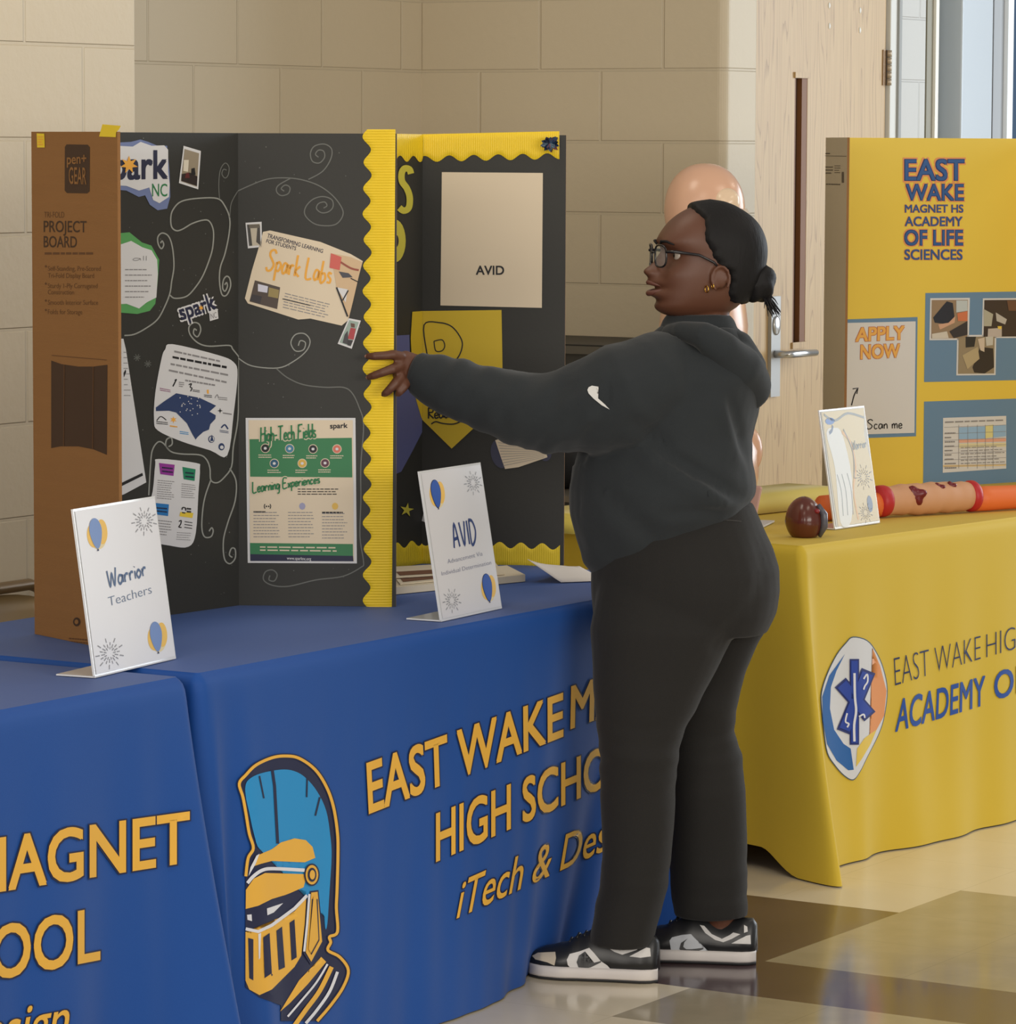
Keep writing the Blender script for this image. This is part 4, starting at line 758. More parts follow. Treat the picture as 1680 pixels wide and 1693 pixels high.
mb = MB(); f = Flat(mb, U1, KG); f.poly([(560, 312), (1012, 297), (1003, 992), (560, 1008)], BLUP, 1); f.poly([(570, 332), (1000, 322), (993, 972), (570, 985)], PAPER, 2)
for t, q in (('APPLY', ((650, 438), (932, 425), (932, 350), (655, 362))), ('NOW', ((678, 540), (905, 530), (905, 455), (680, 462)))): f.text(t, q, mat('print_rust', (196, 120, 84), .6), 3, .07); f.text(t, q, mat('print_amber', (234, 178, 92), .6), 4, .03)
f.stroke([(625, 812), (640, 755), (660, 715)], 7, INK, 3); f.stroke([(632, 716), (664, 710), (656, 745)], 6, INK, 3, False)
f.script('Scan me', ((715, 950), (920, 945), (920, 890), (715, 895)), 6, INK, 3, .12); mb.build('apply_sign', b3, 'white sign reading APPLY NOW on blue backing')
mb = MB(); f = Flat(mb, U1, KG); f.poly([(1058, 157), (1720, 146), (1720, 662), (1050, 676)], BLUP, 1); mb.build('photo_backing', b3, 'blue backing sheet behind three photos')
PHT = lambda n, q, i, c, p: photo(n, U1, KG, q, (i, c), p, b3, 2)
PHT('photo_print', [(1085, 187), (1316, 185), (1310, 430), (1080, 432)], [(1093, 198), (1304, 196), (1300, 420), (1090, 422)], ('photo_ink_hall', (150, 128, 104), .5), [([(1150, 240), (1180, 205), (1215, 215), (1225, 300), (1200, 340), (1110, 330), (1100, 300)], (40, 46, 60)), ([(1130, 340), (1190, 330), (1230, 290), (1225, 330), (1140, 370)], (206, 164, 138)), ([(1235, 200), (1300, 200), (1300, 260), (1235, 270)], (190, 200, 204)), ([(1240, 275), (1300, 262), (1300, 320), (1245, 320)], (206, 120, 84)), ([(1195, 380), (1300, 320), (1300, 400), (1220, 420)], (54, 52, 58)), ([(1092, 395), (1180, 380), (1190, 420), (1092, 422)], (206, 200, 190))])
PHT('photo_print', [(1392, 188), (1640, 186), (1632, 418), (1386, 420)], [(1400, 198), (1630, 196), (1624, 410), (1395, 412)], ('photo_ink_dark', (62, 52, 50), .5), [([(1395, 250), (1450, 280), (1440, 350), (1396, 350)], (176, 174, 158)), ([(1465, 270), (1530, 310), (1520, 340), (1470, 320)], (186, 182, 176)), ([(1420, 365), (1500, 360), (1500, 412), (1418, 412)], (190, 180, 174)), ([(1530, 200), (1630, 200), (1625, 260), (1540, 260)], (108, 78, 62)), ([(1475, 350), (1500, 350), (1498, 368), (1478, 366)], (230, 200, 90))])
PHT('photo_print', [(1242, 402), (1470, 400), (1466, 635), (1237, 637)], [(1250, 412), (1460, 410), (1457, 626), (1246, 628)], ('photo_ink_olive', (150, 136, 112), .5), [([(1290, 412), (1350, 412), (1340, 470), (1290, 475)], (46, 46, 48)), ([(1330, 590), (1375, 470), (1450, 480), (1455, 590), (1400, 626), (1340, 620)], (52, 46, 44)), ([(1270, 520), (1360, 470), (1370, 540), (1300, 600)], (180, 164, 130)), ([(1405, 412), (1450, 410), (1448, 460), (1410, 465)], (196, 194, 186)), ([(1360, 425), (1400, 415), (1398, 500), (1375, 490)], (206, 190, 172))])
mb = MB(); f = Flat(mb, U1, KG); f.poly([(1050, 790), (1720, 768), (1720, 1290), (1044, 1300)], BLUP, 1); mb.build('schedule_backing', b3, 'blue backing sheet behind the timetable')
mb = MB(); f = Flat(mb, U1, KG); f.poly([(1160, 885), (1528, 873), (1528, 1180), (1158, 1205)], PAPER, 2)
for x0, x1, y0, y1, col in ((1250, 1405, 940, 1012, (150, 186, 222)), (1405, 1450, 930, 1005, (222, 214, 150)), (1450, 1526, 932, 1000, (150, 186, 222)), (1250, 1526, 1010, 1030, (226, 170, 150)), (1250, 1526, 1035, 1060, (222, 214, 176)), (1160, 1526, 1160, 1172, (226, 200, 150))): f.poly([(x0, y1), (x1, y1-8), (x1, y0-6), (x0, y0)], mat('cell_%d_%d_%d' % col, col, .6), 3)
for k_ in range(7): f.stroke([(1165, 940+k_*38), (1525, 926+k_*38)], 2, GREYI, 4, False)
for x in (1250, 1302, 1358, 1405, 1450): f.stroke([(x, 925), (x, 1180)], 2, GREYI, 4, False)
f.lines(((1168, 1190), (1240, 1188), (1240, 960), (1168, 962)), 9, GREYI, 4, .3, .5, 51); f.lines(((1262, 1160), (1520, 1150), (1520, 1040), (1262, 1050)), 6, GREYI, 4, .25, .2, 52); f.lines(((1170, 918), (1520, 905), (1520, 890), (1170, 902)), 1, GREYI, 4, .5); mb.build('timetable', b3, 'white timetable with coloured cells')

# ---------------------------------------------------------------- sign holders
ACR = mat('clear_acrylic', (226, 228, 230), .08, spec=.6); 
def solve_lean(BL, BR, TLp):
    e = (BR-BL); e.z = 0; e.normalize(); nb = Vector((-e.y, e.x, 0))
    best = None
    for i in range(60):
        l = math.radians(i*.75)
        for j in range(60):
            h = .12+.004*j; q = to_px(BL+UP*(h*math.cos(l))+nb*(h*math.sin(l))); d = (q[0]-TLp[0])**2+(q[1]-TLp[1])**2
            if best is None or d < best[0]: best = (d, l, h)
    return e, nb, best[1], best[2]
def sign_holder(label, pbl, pbr, ptl, draw, foot=.075, cat='sign holder', glossy=False):
    BL = on_z(*pbl, .7445); BR = on_z(*pbr, .7445); e, nb, l, h = solve_lean(BL, BR, ptl); wd = (BR-BL).length
    up = UP*math.cos(l)+nb*math.sin(l); nf = -nb*math.cos(l)+UP*math.sin(l)
    root = empty('sign_holder', BL.lerp(BR, .5), label, cat)
    mb = MB(); t = .0025
    def slab(O, a, b, c, m):
        vs = [O, O+a, O+a+b, O+b, O+c, O+a+c, O+a+b+c, O+b+c]; mb.add(vs, [(0, 1, 2, 3), (4, 7, 6, 5), (0, 4, 5, 1), (1, 5, 6, 2), (2, 6, 7, 3), (3, 7, 4, 0)], m)
    slab(BL, e*wd, up*h, nf*-t*1.6, ACR); mb.build('acrylic_back', root)
    mb = MB(); slab(BL-UP*.001, e*wd, nb*foot, UP*t, ACR); mb.build('acrylic_foot', root)
    mb = MB(); O = BL+nf*.0008
    class G(Flat):
        pass
    ins = .004
    def loc(a, b, off): return O+e*(a*wd)+up*(b*h)+nf*off
    sfun = lambda px, py, off: loc(px, py, off)
    f = Flat(mb, sfun, (0, 0, 1), gap=.0003)
    f.poly([(ins/wd, ins/h), (1-ins/wd, ins/h), (1-ins/wd, 1-ins/h), (ins/wd, 1-ins/h)], mat('sheet_glossy', (196, 194, 184), .4) if glossy else mat('sheet_white', (222, 222, 226), .3), 1)
    draw(f); mb.build('printed_sheet', root); return root
WASH = mat('wash_amber', (240, 196, 96), .5); WASHL = mat('wash_cream', (232, 216, 170), .5); BALB = mat('balloon_blue', (44, 88, 176), .5); BALN = mat('balloon_navy', (24, 36, 84), .5); FIRE = mat('spark_grey', (150, 152, 158), .5)
def balloon(f, x, y, s=1, rim=True):
    f.ell((x+.02, y-.035), .10*s, .075*s, WASHL, 2); f.ell((x-.035*s, y-.025), .07*s, .07*s, WASH, 2.3, rot=.3); f.ell((x+.075*s, y-.01), .065*s, .075*s, WASH, 2.5, rot=-.3)
    pts = [(x+.075*s*math.sin(t)*(1-.25*max(0, -math.cos(t))), y+.078*s*math.cos(t)*(1.35 if math.cos(t) < 0 else 1)) for t in [2*PI*i/22 for i in range(22)]]
    if rim: f.poly([(x+(a-x)*1.08, y+(b-y)*1.05) for a, b in pts], BALN, 3)
    f.poly(pts, BALB if rim else mat('balloon_pale_blue', (110, 140, 196), .4), 4); f.poly([(x-.012, y-.118*s), (x+.012, y-.118*s), (x, y-.1*s)], BALN, 4)
def burst(f, x, y, r=.1):
    for i in range(18):
        a = 2*PI*i/18; k = 1 if i % 2 else .7
        for r0, r1 in ((.35, .6), (.72, 1.0)): f.stroke([(x+r*k*r0*math.cos(a), y+r*.55*k*r0*math.sin(a)), (x+r*k*r1*math.cos(a), y+r*.55*k*r1*math.sin(a))], .007, FIRE, 3, False)
INKB = mat('ink_blue_grey', (86, 110, 148), .5); INKD = mat('ink_deep_blue', (44, 64, 120), .5)
def d1(f):
    balloon(f, .22, .85, 1, False); balloon(f, .78, .17, 1, False); burst(f, .82, .86, .16); burst(f, .2, .12, .17)
    f.script('Warrior', ((.29, .505), (.76, .535), (.76, .635), (.29, .605)), .016, INKB, 3, .1); f.text('Teachers', ((.26, .395), (.80, .42), (.80, .475), (.26, .45)), mat('ink_blue_soft', (112, 130, 158), .5), 3, -.012)
def d2(f):
    balloon(f, .2, .85, 1); balloon(f, .8, .17, 1); burst(f, .82, .87, .15); burst(f, .2, .12, .15)
    f.script('AVID', ((.36, .46), (.74, .47), (.74, .63), (.36, .62)), .022, INKD, 3, .16)
    f.text('Advancement Via', ((.22, .365), (.80, .375), (.80, .405), (.22, .395)), mat('ink_steel', (120, 124, 150), .5), 3, -.012); f.text('Individual Determination', ((.10, .295), (.92, .305), (.92, .333), (.10, .323)), mat('ink_steel', (120, 124, 150), .5), 3, -.012)
def d3(f):  # glare on the sheet painted as gold-white swirls over washed-out print
    cream = mat('glare_wash', (196, 178, 128), .3); pale = mat('glare_pale', (206, 206, 200), .3); gl = mat('glare_print_grey', (120, 122, 114), .3); gb = mat('glare_print_blue', (80, 94, 118), .3)
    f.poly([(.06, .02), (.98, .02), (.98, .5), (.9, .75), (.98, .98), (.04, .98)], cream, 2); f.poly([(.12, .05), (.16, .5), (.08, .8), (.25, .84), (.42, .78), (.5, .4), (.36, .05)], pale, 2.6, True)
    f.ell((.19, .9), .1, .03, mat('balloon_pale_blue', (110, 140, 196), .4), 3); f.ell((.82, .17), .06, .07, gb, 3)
    f.stroke([(.08, .96), (.3, .9), (.6, .95), (.95, .9)], .02, gl, 3); f.stroke([(.42, .8), (.58, .7), (.62, .5), (.5, .3), (.52, .05)], .03, mat('glare_amber', (206, 156, 84), .3), 3); f.stroke([(.46, .82), (.6, .62), (.55, .4)], .018, gl, 3.3)
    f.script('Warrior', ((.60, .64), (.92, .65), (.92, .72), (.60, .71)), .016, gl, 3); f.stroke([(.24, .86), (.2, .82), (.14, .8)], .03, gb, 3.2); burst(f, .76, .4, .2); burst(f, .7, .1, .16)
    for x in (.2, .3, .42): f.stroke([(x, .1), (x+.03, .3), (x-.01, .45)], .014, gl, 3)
sign_holder('slanted clear sign holder with pale Warrior Teachers sheet on the nearer blue table', (157, 1120), (291, 1088), (120, 843), d1)
sign_holder('slanted clear sign holder with AVID balloon sheet in front of the AVID board', (730, 1027), (830, 1005), (694, 779), d2)
sign_holder('slanted sign with painted gold-white glare on the yellow table beside the brown heart model', (1381, 875), (1455, 864), (1353, 677), d3, glossy=True)

# ---------------------------------------------------------------- things on the tables
# stack of flyers behind the AVID sign
WP = mat('flyer_cream', (226, 214, 190), .55)
fst = empty('flyer_stack', (6.87, 4.39, .743), 'low stack of cream flyers with brown pictures on the blue table behind the AVID sign', 'flyers')
def quad_sheet(q, z, t, m, name, parent, pics=()):
    mb = MB(); vs = [Vector((x, y, z)) for x, y in q]+[Vector((x, y, z+t)) for x, y in q]
    mb.add(vs, [(3, 2, 1, 0), (4, 5, 6, 7), (0, 1, 5, 4), (1, 2, 6, 5), (2, 3, 7, 6), (3, 0, 4, 7)], m)
    f = Flat(mb, lambda a, b, off: vs[4].lerp(vs[5], a).lerp(vs[7].lerp(vs[6], a), b)+UP*off, (0, 0, 1))
    for p, mm in pics: f.poly(p, mm, 1)
    return mb.build(name, parent)
PB = mat('flyer_brown', (120, 82, 60), .55); PD = mat('flyer_dark', (74, 58, 52), .55)
q = [(6.62, 4.362), (6.965, 4.272), (7.10, 4.40), (6.76, 4.50)]
quad_sheet(q, .7435, .014, WP, 'booklets', fst)
q2 = [(6.655, 4.375), (6.93, 4.30), (7.13, 4.45), (6.85, 4.53)]
quad_sheet(q2, .7585, .002, WP, 'top_flyer', fst, [([(.04, .1), (.4, .12), (.4, .4), (.04, .38)], PB), ([(.06, .5), (.34, .52), (.34, .9), (.06, .88)], PD), ([(.48, .2), (.9, .2), (.9, .28), (.48, .28)], GREYI), ([(.48, .5), (.9, .5), (.9, .56), (.48, .56)], GREYI)])
q3 = [(6.72, 4.43), (6.86, 4.36), (6.99, 4.50), (6.88, 4.56)]
quad_sheet(q3, .7625, .001, WP, 'loose_flyer', fst, [([(.1, .15), (.7, .15), (.7, .5), (.1, .5)], PB)])
# curled paper at the right of the stack
mb = MB(); A = on_z(872, 937, .775); Bq = on_z(928, 963, .744); Cq = on_z(1002, 960, .744); Dq = on_z(958, 936, .748); N_ = 14; vs = []; fs = []
for i in range(N_+1):
    for j in range(7):
        a = i/N_; b = j/6; P = A.lerp(Bq, b).lerp(Dq.lerp(Cq, b), a); P = P+UP*(.012*math.sin(PI*a)*math.sin(PI*b)+.016*(1-a)**3*(1-b)); P.z = max(P.z, .7445); vs.append(P)
for i in range(N_):
    for j in range(6): k_ = i*7+j; fs.append((k_, k_+1, k_+8, k_+7))
mb.add(vs, fs, mat('sheet_pale', (226, 220, 214), .6), True); o = mb.build('paper_sheet'); s_ = o.modifiers.new('s', 'SOLIDIFY'); s_.thickness = .0008; tag(o, 'curled white paper sheet on the blue table beside the standing person', 'paper')
# white paper at the back of the yellow table
mb = MB(); P0 = on_z(1262, 872, .744); mb.box((0, 0, 0), (.14, .12, .004), PAPER, Matrix.Translation(P0) @ Matrix.Rotation(.3, 4, 'Z')); tag(mb.build('paper_sheet'), 'small white paper lying on the yellow table behind the brown heart model', 'paper')
# brown heart model
hc = on_z(1330, 888, .742); ht = empty('heart_model', hc, 'glossy dark brown heart model standing on the yellow table', 'anatomical model')
HM = mat('heart_brown', (96, 46, 36), .22, bump=.2, bscale=30, spec=.6)
mb = MB(); ctr = hc+UP*.036
def hfn(d):
    if d.z < -.62: return .62/abs(d.z)
    k = 1.0-.12*max(0, -d.z)*1.2+.06*math.sin(3*math.atan2(d.y, d.x))*(1-abs(d.z))-.10*max(0, d.x)*max(0, d.z)
    return k
mb.ball(ctr, (.044, .042, .058), HM, (RV, FV, UP), 32, 20, hfn); mb.build('body', ht)
mb = MB(); mb.tube([ctr+RV*.030+UP*.040-FV*.012, ctr+RV*.043+UP*.018-FV*.016, ctr+RV*.044-UP*.01-FV*.014, ctr+RV*.034-UP*.034-FV*.010], [.005, .009, .009, .004], mat('vessel_slate', (92, 92, 104), .25), 10); mb.build('vessel', ht, 'slate grey vessel')
mb = MB(); mb.ball(ctr+RV*.026+UP*.026-FV*.026, (.007, .006, .006), mat('vessel_red', (140, 36, 44), .3), (RV, FV, UP)); mb.build('vessel', ht, 'red vessel patch')
# wound arm trainer
a0 = on_z(1358, 862, .742); a1 = on_z(1456, 856, .742); a2 = on_z(1606, 847, .742); a3 = on_z(1760, 838, .742)
arm = empty('arm_trainer', a1.lerp(a2, .5), 'skin coloured wound training sleeve with red bands on an orange tube, across the yellow table', 'training model')
ORT = mat('orange_foam', (236, 120, 60), .5); SKT = mat('trainer_skin', (212, 160, 122), .55, bump=.1, bscale=60); RDB = mat('red_band', (190, 40, 46), .45); WND = mat('wound_red', (112, 26, 36), .3)
rr_ = .031
def lift(p, r): return p+UP*r
for p_, q_ in ((a0, a1.lerp(a2, .02)), (a2.lerp(a1, .02), a3)):
    mb = MB(); mb.tube([lift(p_.lerp(q_, i/6), rr_+.001) for i in range(7)], [rr_*(.97+.03*math.sin(i*1.7)) for i in range(7)], ORT, 18); mb.build('foam_tube', arm, 'orange tube')
mb = MB(); n_ = 18; mb.tube([lift(a1.lerp(a2, i/n_), .0405-.001*math.sin(i)) for i in range(n_+1)], [.0345+.004*math.sin(PI*i/n_)+.0015*math.sin(i*2.1) for i in range(n_+1)], SKT, 24); mb.build('skin_sleeve', arm)
for s_, e_ in ((-.05, .06), (.95, 1.03)):
    mb = MB(); mb.tube([lift(a1.lerp(a2, s_+(e_-s_)*i/4), .040) for i in range(5)], [.0355, .0385, .039, .0385, .0355], RDB, 24); mb.build('band', arm, 'red end band')
ctrl = a1.lerp(a2, .35)
for u_, sz, vz in ((.36, (.026, .010, .022), .052), (.62, (.016, .010, .012), .066), (.76, (.013, .010, .012), .068)):
    mb = MB(); P = a1.lerp(a2, u_)+UP*vz-FV*(.034 if vz < .06 else .02); mb.ball(P, sz, WND, (RV, FV, UP), 20, 12, lambda d: 1+.18*math.sin(4*math.atan2(d.z, d.x))); mb.build('wound', arm, 'dark red wound')
# anatomical torso model behind the person
tq = Vector((8.27, 4.555, .793)); tm = empty('torso_model', tq, 'peach plastic anatomical torso model standing behind the person on the yellow table', 'anatomical model')
PEA = mat('peach_plastic', (218, 174, 146), .24, spec=.6); PEA2 = mat('peach_pale', (232, 206, 176), .2); MUS = mat('muscle_red', (196, 96, 72), .4)
tc_ = on_d(1165, 345, 9.43); mb = MB()
def sect(p, a, b): return [p+RV*(a*math.cos(t))+FV*(b*math.sin(t)) for t in [2*PI*i/28 for i in range(28)]]
base = Vector((tc_.x, tc_.y, .793))
rings = []
for z, dx, a, b in ((.0, .02, .10, .13), (.06, .025, .108, .145), (.13, .03, .105, .14), (.22, .01, .088, .125), (.32, .0, .100, .15), (.42, .0, .105, .165), (.50, .0, .095, .165), (.55, .0, .07, .12), (.59, .01, .05, .065), (.65, .012, .046, .05), (.70, .005, .05, .055)): rings.append(sect(base+RV*dx+UP*z, a, b))
mb.loft(rings, PEA); mb.build('torso', tm)
mb = MB(); mb.ball(tc_+UP*-.006, (.095, .081, .112), PEA, (RV, FV, UP), 40, 28, lambda d: (abs(d.x)**2.2+abs(d.y)**2.2+abs(d.z)**2.2)**(-1/2.2)*(1-.10*max(0, -d.z)*(1+.6*d.x))); mb.build('head', tm)
mb = MB(); mb.ball(tc_+RV*.045+UP*.012-FV*.058, (.034, .026, .040), PEA2, (RV, FV, UP), 24, 16, lambda d: 1+.05*math.sin(3*math.atan2(d.z, d.x))); mb.build('ear', tm, 'pale translucent ear and opened skull side')
mb = MB(); mb.tube([base+RV*.055+UP*.70-FV*.03, base+RV*.075+UP*.63-FV*.04, base+RV*.095+UP*.56-FV*.05], [.02, .026, .02], MUS, 14); mb.build('neck_muscle', tm, 'red neck muscle')
mb = MB(); mb.tube([base+RV*.085+UP*.69-FV*.03, base+RV*.112+UP*.62-FV*.04, base+RV*.13+UP*.56-FV*.05], [.014, .02, .014], mat('tendon_white', (228, 214, 196), .35), 14); mb.build('neck_tendon', tm, 'white neck tendon')
ha = on_d(1250, 745, 9.40); mb = MB(); mb.ball(ha-RV*.02, (.036, .035, .058), PEA, (RV, FV, UP), 24, 16); mb.build('hip', tm)

# ---------------------------------------------------------------- folding chair behind the nearer table
CH = mat('chair_brown_metal', (120, 98, 66), .35, .2); CHP = mat('chair_tan_panel', (150, 126, 84), .4)
ch = empty('folding_chair', (6.38, 5.1, 0), 'tan metal folding chair between the blue table and the block wall', 'chair')
cx0, cx1, yb = 6.15, 6.61, 5.235
mb = MB(); r_ = .05
pt = [(cx0, yb-.30, 0), (cx0, yb-.05, .45), (cx0, yb, .665)]+[(cx0+r_-r_*math.cos(a), yb+.006, .665+r_*math.sin(a)) for a in (.5, 1.0, PI/2)]+[(cx1-r_+r_*math.cos(a), yb+.006, .665+r_*math.sin(a)) for a in (PI/2, 1.0, .5)]+[(cx1, yb, .665), (cx1, yb-.05, .45), (cx1, yb-.30, 0)]
mb.tube(pt, .0125, CH, 12); mb.build('back_frame', ch)
mb = MB(); vs = []; fs = []
for i in range(13):
    x = cx0+.012+(cx1-cx0-.024)*i/12; t = (i/12-.5)*2
    for z, dy in ((.53, -.03), (.58, -.022), (.63, -.014), (.66, -.006), (.70, 0)): vs.append((x, yb+dy+.022*(1-t*t), z-.02*t**4*(1 if z > .68 else 0)))
for i in range(12):
    for j in range(4): k_ = i*5+j; fs.append((k_, k_+1, k_+6, k_+5))
mb.add(vs, fs, CHP, True); o = mb.build('backrest', ch); o.modifiers.new('s', 'SOLIDIFY').thickness = .004
mb = MB(); mb.box((cx0+.03, yb-.45, .43), (cx1-.03, yb-.06, .448), CHP); bevel(mb.build('seat', ch), .008, 3)
for x in (cx0+.02, cx1-.02):
    mb = MB(); mb.tube([(x, yb-.38, .43), (x, yb-.12, .2), (x, yb+.05, 0)], .011, CH, 10); mb.build('rear_leg', ch)
# ---------------------------------------------------------------- dark cart and bag at the block wall
crt = empty('cart', (9.62, 5.86, 0), 'dark grey metal cart with open shelf against the block wall behind the AVID board', 'cart')
DG = mat('cart_charcoal', (56, 55, 52), .5); DG2 = mat('cart_top_grey', (92, 88, 80), .5)
zt = on_x(960, 563, 9.62).z
mb = MB(); mb.box((9.42, 5.45, zt-.004), (9.86, 6.35, zt), mat('cart_edge_black', (30, 30, 30), .5)); mb.box((9.42, 5.45, zt-.026), (9.86, 6.35, zt-.004), DG2); mb.build('top', crt)
mb = MB(); mb.box((9.43, 5.46, zt-.058), (9.86, 6.34, zt-.026), DG); mb.build('apron', crt)
mb = MB(); mb.box((9.43, 5.46, .08), (9.86, 6.34, .655), DG); mb.build('cabinet', crt); mb = MB(); mb.box((9.42, 5.45, .655), (9.86, 6.35, .672), mat('cart_shelf', (112, 104, 92), .5)); mb.build('shelf', crt)
for y in (5.47, 6.30):
    for x in (9.44, 9.82):
        mb = MB(); mb.box((x, y, .672), (x+.03, y+.03, zt-.058), DG); mb.build('post', crt)
for y in (5.55, 6.25):
    for x in (9.5, 9.8): mb = MB(); mb.ball((x, y, .04), (.04, .02, .04), DG, nu=16); mb.build('caster', crt)
bc = on_x(925, 655, 9.60); bag = empty('bag', (9.62, bc.y, .672), 'black rounded bag with a white tag on the dark cart', 'bag')
mb = MB(); mb.ball((9.63, bc.y, .672+.15), (.14, .085, .15), mat('bag_black', (34, 34, 35), .5, bump=.3, bscale=40), None, 28, 18, lambda d: 1+.03*math.sin(6*d.z)); mb.build('body', bag)
mb = MB(); mb.box((9.50, bc.y-.055, .80), (9.515, bc.y-.03, .84), PAPER); mb.build('tag', bag, 'white tag')

# ---------------------------------------------------------------- the person
SKIN = mat('skin_brown', (94, 58, 41), .5, bump=.06, bscale=500, var=.05, vscale=30)
HOOD = mat('hoodie_black', (46, 50, 53), .85, bump=.25, bscale=700, sheen=.12, spec=.15); JEAN = mat('jeans_black', (40, 39, 38), .85, bump=.25, bscale=900, sheen=.10, spec=.15)
def ring_px(xl, xr, y, D, rb, n=28, ex=2.0, yaw=0.0):
    a = on_d(xl, y, D); b = on_d(xr, y, D); c = (a+b)/2; hw = (b-a).length/2
    out = []
    for i in range(n):
        t = 2*PI*i/n; cs, sn = math.cos(t), math.sin(t)
        out.append(c+RV*(hw*math.copysign(abs(cs)**(2/ex), cs))+FV*(hw*rb*math.copysign(abs(sn)**(2/ex), sn)))
    return out
D0 = 7.785; DL = 7.71; DR = 7.86
# head in its own frame: x forward, y to her left, z up
PHI = math.radians(12)
hF = -RV*math.cos(PHI)-FV*math.sin(PHI); hL = UP.cross(hF); HC = on_d(1176, 430, 7.80)
def hw_(x, y, z): return HC+hF*x+hL*y+UP*z
def interp(tb, z):
    if z <= tb[0][0]: return tb[0][1]
    for (a, va), (b, vb_) in zip(tb, tb[1:]):
        if z <= b: t = (z-a)/(b-a); t = t*t*(3-2*t); return va+(vb_-va)*t
    return tb[-1][1]
FRONT = [(-.112, .066), (-.104, .094), (-.090, .109), (-.078, .109), (-.062, .107), (-.045, .106), (-.03, .104), (-.01, .096), (.012, .092), (.026, .100), (.042, .105), (.058, .097), (.078, .080), (.095, .056), (.106, .030), (.110, .004)]
BACK = [(-.112, .010), (-.10, -.035), (-.08, -.062), (-.05, -.084), (-.02, -.095), (.02, -.100), (.05, -.093), (.075, -.076), (.095, -.048), (.106, -.022), (.110, .002)]
WIDTH = [(-.112, .026), (-.10, .044), (-.085, .056), (-.06, .066), (-.03, .072), (0, .074), (.04, .074), (.07, .064), (.09, .047), (.104, .024), (.110, .004)]
def cint(tb, z):
    n = len(tb)
    if z <= tb[0][0]: return tb[0][1]
    if z >= tb[-1][0]: return tb[-1][1]
    def sl(i):
        if i == 0: return (tb[1][1]-tb[0][1])/(tb[1][0]-tb[0][0])
        if i == n-1: return (tb[-1][1]-tb[-2][1])/(tb[-1][0]-tb[-2][0])
        return (tb[i+1][1]-tb[i-1][1])/(tb[i+1][0]-tb[i-1][0])
    for i in range(n-1):
        if z <= tb[i+1][0]:
            h_ = tb[i+1][0]-tb[i][0]; t = (z-tb[i][0])/h_
            return (2*t**3-3*t*t+1)*tb[i][1]+(t**3-2*t*t+t)*h_*sl(i)+(-2*t**3+3*t*t)*tb[i+1][1]+(t**3-t*t)*h_*sl(i+1)
def head_pt(z, a, grow=0.0):
    f_ = cint(FRONT, z); b_ = cint(BACK, z); wd = max(.003, cint(WIDTH, z)); cs, sn = math.cos(a), math.sin(a)
    cx = b_*.5+f_*.5; hx = (f_-b_)/2
    e_ = 2.25
    x = cx+hx*math.copysign(abs(cs)**(2/e_), cs); y = wd*math.copysign(abs(sn)**(2/e_), sn)
    if cs > 0:
        g = lambda y0, s_: math.exp(-((abs(y)-y0)/s_)**2); gz = lambda z0, s_: math.exp(-((z-z0)/s_)**2)
        x += g(0, .0135)*(.030*gz(-.021, .0125)+.016*gz(-.004, .014)+.009*gz(.010, .012))+g(.013, .009)*.015*gz(-.025, .0095)   # nose and wings
        x += g(0, .025)*(.021*gz(-.042, .0085)+.021*gz(-.0635, .0085)-.012*gz(-.0525, .0038)-.005*gz(-.077, .006)+.004*gz(-.094, .010))
        x += -g(.032, .014)*.010*gz(.012, .012)+g(.034, .02)*.006*gz(.034, .008)+g(.045, .02)*.007*gz(-.022, .018)
    return x, y, z
def head_rings(grow=0, mask=None, nz=84, na=96):
    R_ = []
    for i in range(nz+1):
        z = -.112+.222*(1-math.cos(PI*i/nz))/2; R_.append([head_pt(z, 2*PI*j/na) for j in range(na)])
    return R_
bodymb = MB(); HR = head_rings(); bodymb.loft([[hw_(*p) for p in r] for r in HR], SKIN)
# ear
ey = hw_(.003, .0715, -.034)
bodymb.ball(ey, (.018, .0085, .026), SKIN, (hF*.95-UP*.2, hL+hF*-.35, UP*.97+hF*.25), 24, 16, lambda d: 1-.25*max(0, -d.z)); bodymb.tube([hw_(.019+.017*math.cos(t)-.017, .078+.003*(1-math.cos(t)), -.034+.025*math.sin(t)) for t in [PI*(-.35+1.6*i/10) for i in range(11)]], .0034, SKIN, 8)
# neck, trunk, limbs of the body inside the clothes
bodymb.loft([ring_px(1118, 1212, 585, 7.80, .9), ring_px(1118, 1208, 545, 7.80, .85), ring_px(1112, 1206, 510, 7.80, .8), ring_px(1118, 1215, 470, 7.80, .75)], SKIN)
bodymb.loft([ring_px(1075, 1195, y_, D0, .8) if False else ring_px(xl, xr, y_, D0, rb) for xl, xr, y_, rb in ((1035, 1255, 985, .95), (1020, 1260, 930, .95), (1000, 1225, 850, .95), (995, 1205, 780, .95), (1015, 1215, 700, .95), (1040, 1235, 630, 1.0), (1075, 1230, 580, 1.0), (1120, 1205, 555, .9))], SKIN)
def px3(l): return [on_d(x, y, D) for x, y, D in l]
bodymb.tube(px3([(1085, 625, 7.71), (1000, 668, 7.70), (890, 685, 7.70), (800, 655, 7.72), (715, 626, 7.74), (672, 612, 7.745)]), [.052, .05, .042, .036, .026, .024], SKIN, 18)
RA = [(1205, 625, 7.97), (1196, 700, 8.0), (1180, 790, 8.0), (1150, 850, 7.99), (1120, 900, 7.98)]
bodymb.tube(px3(RA), [.05, .046, .04, .032, .024], SKIN, 16)
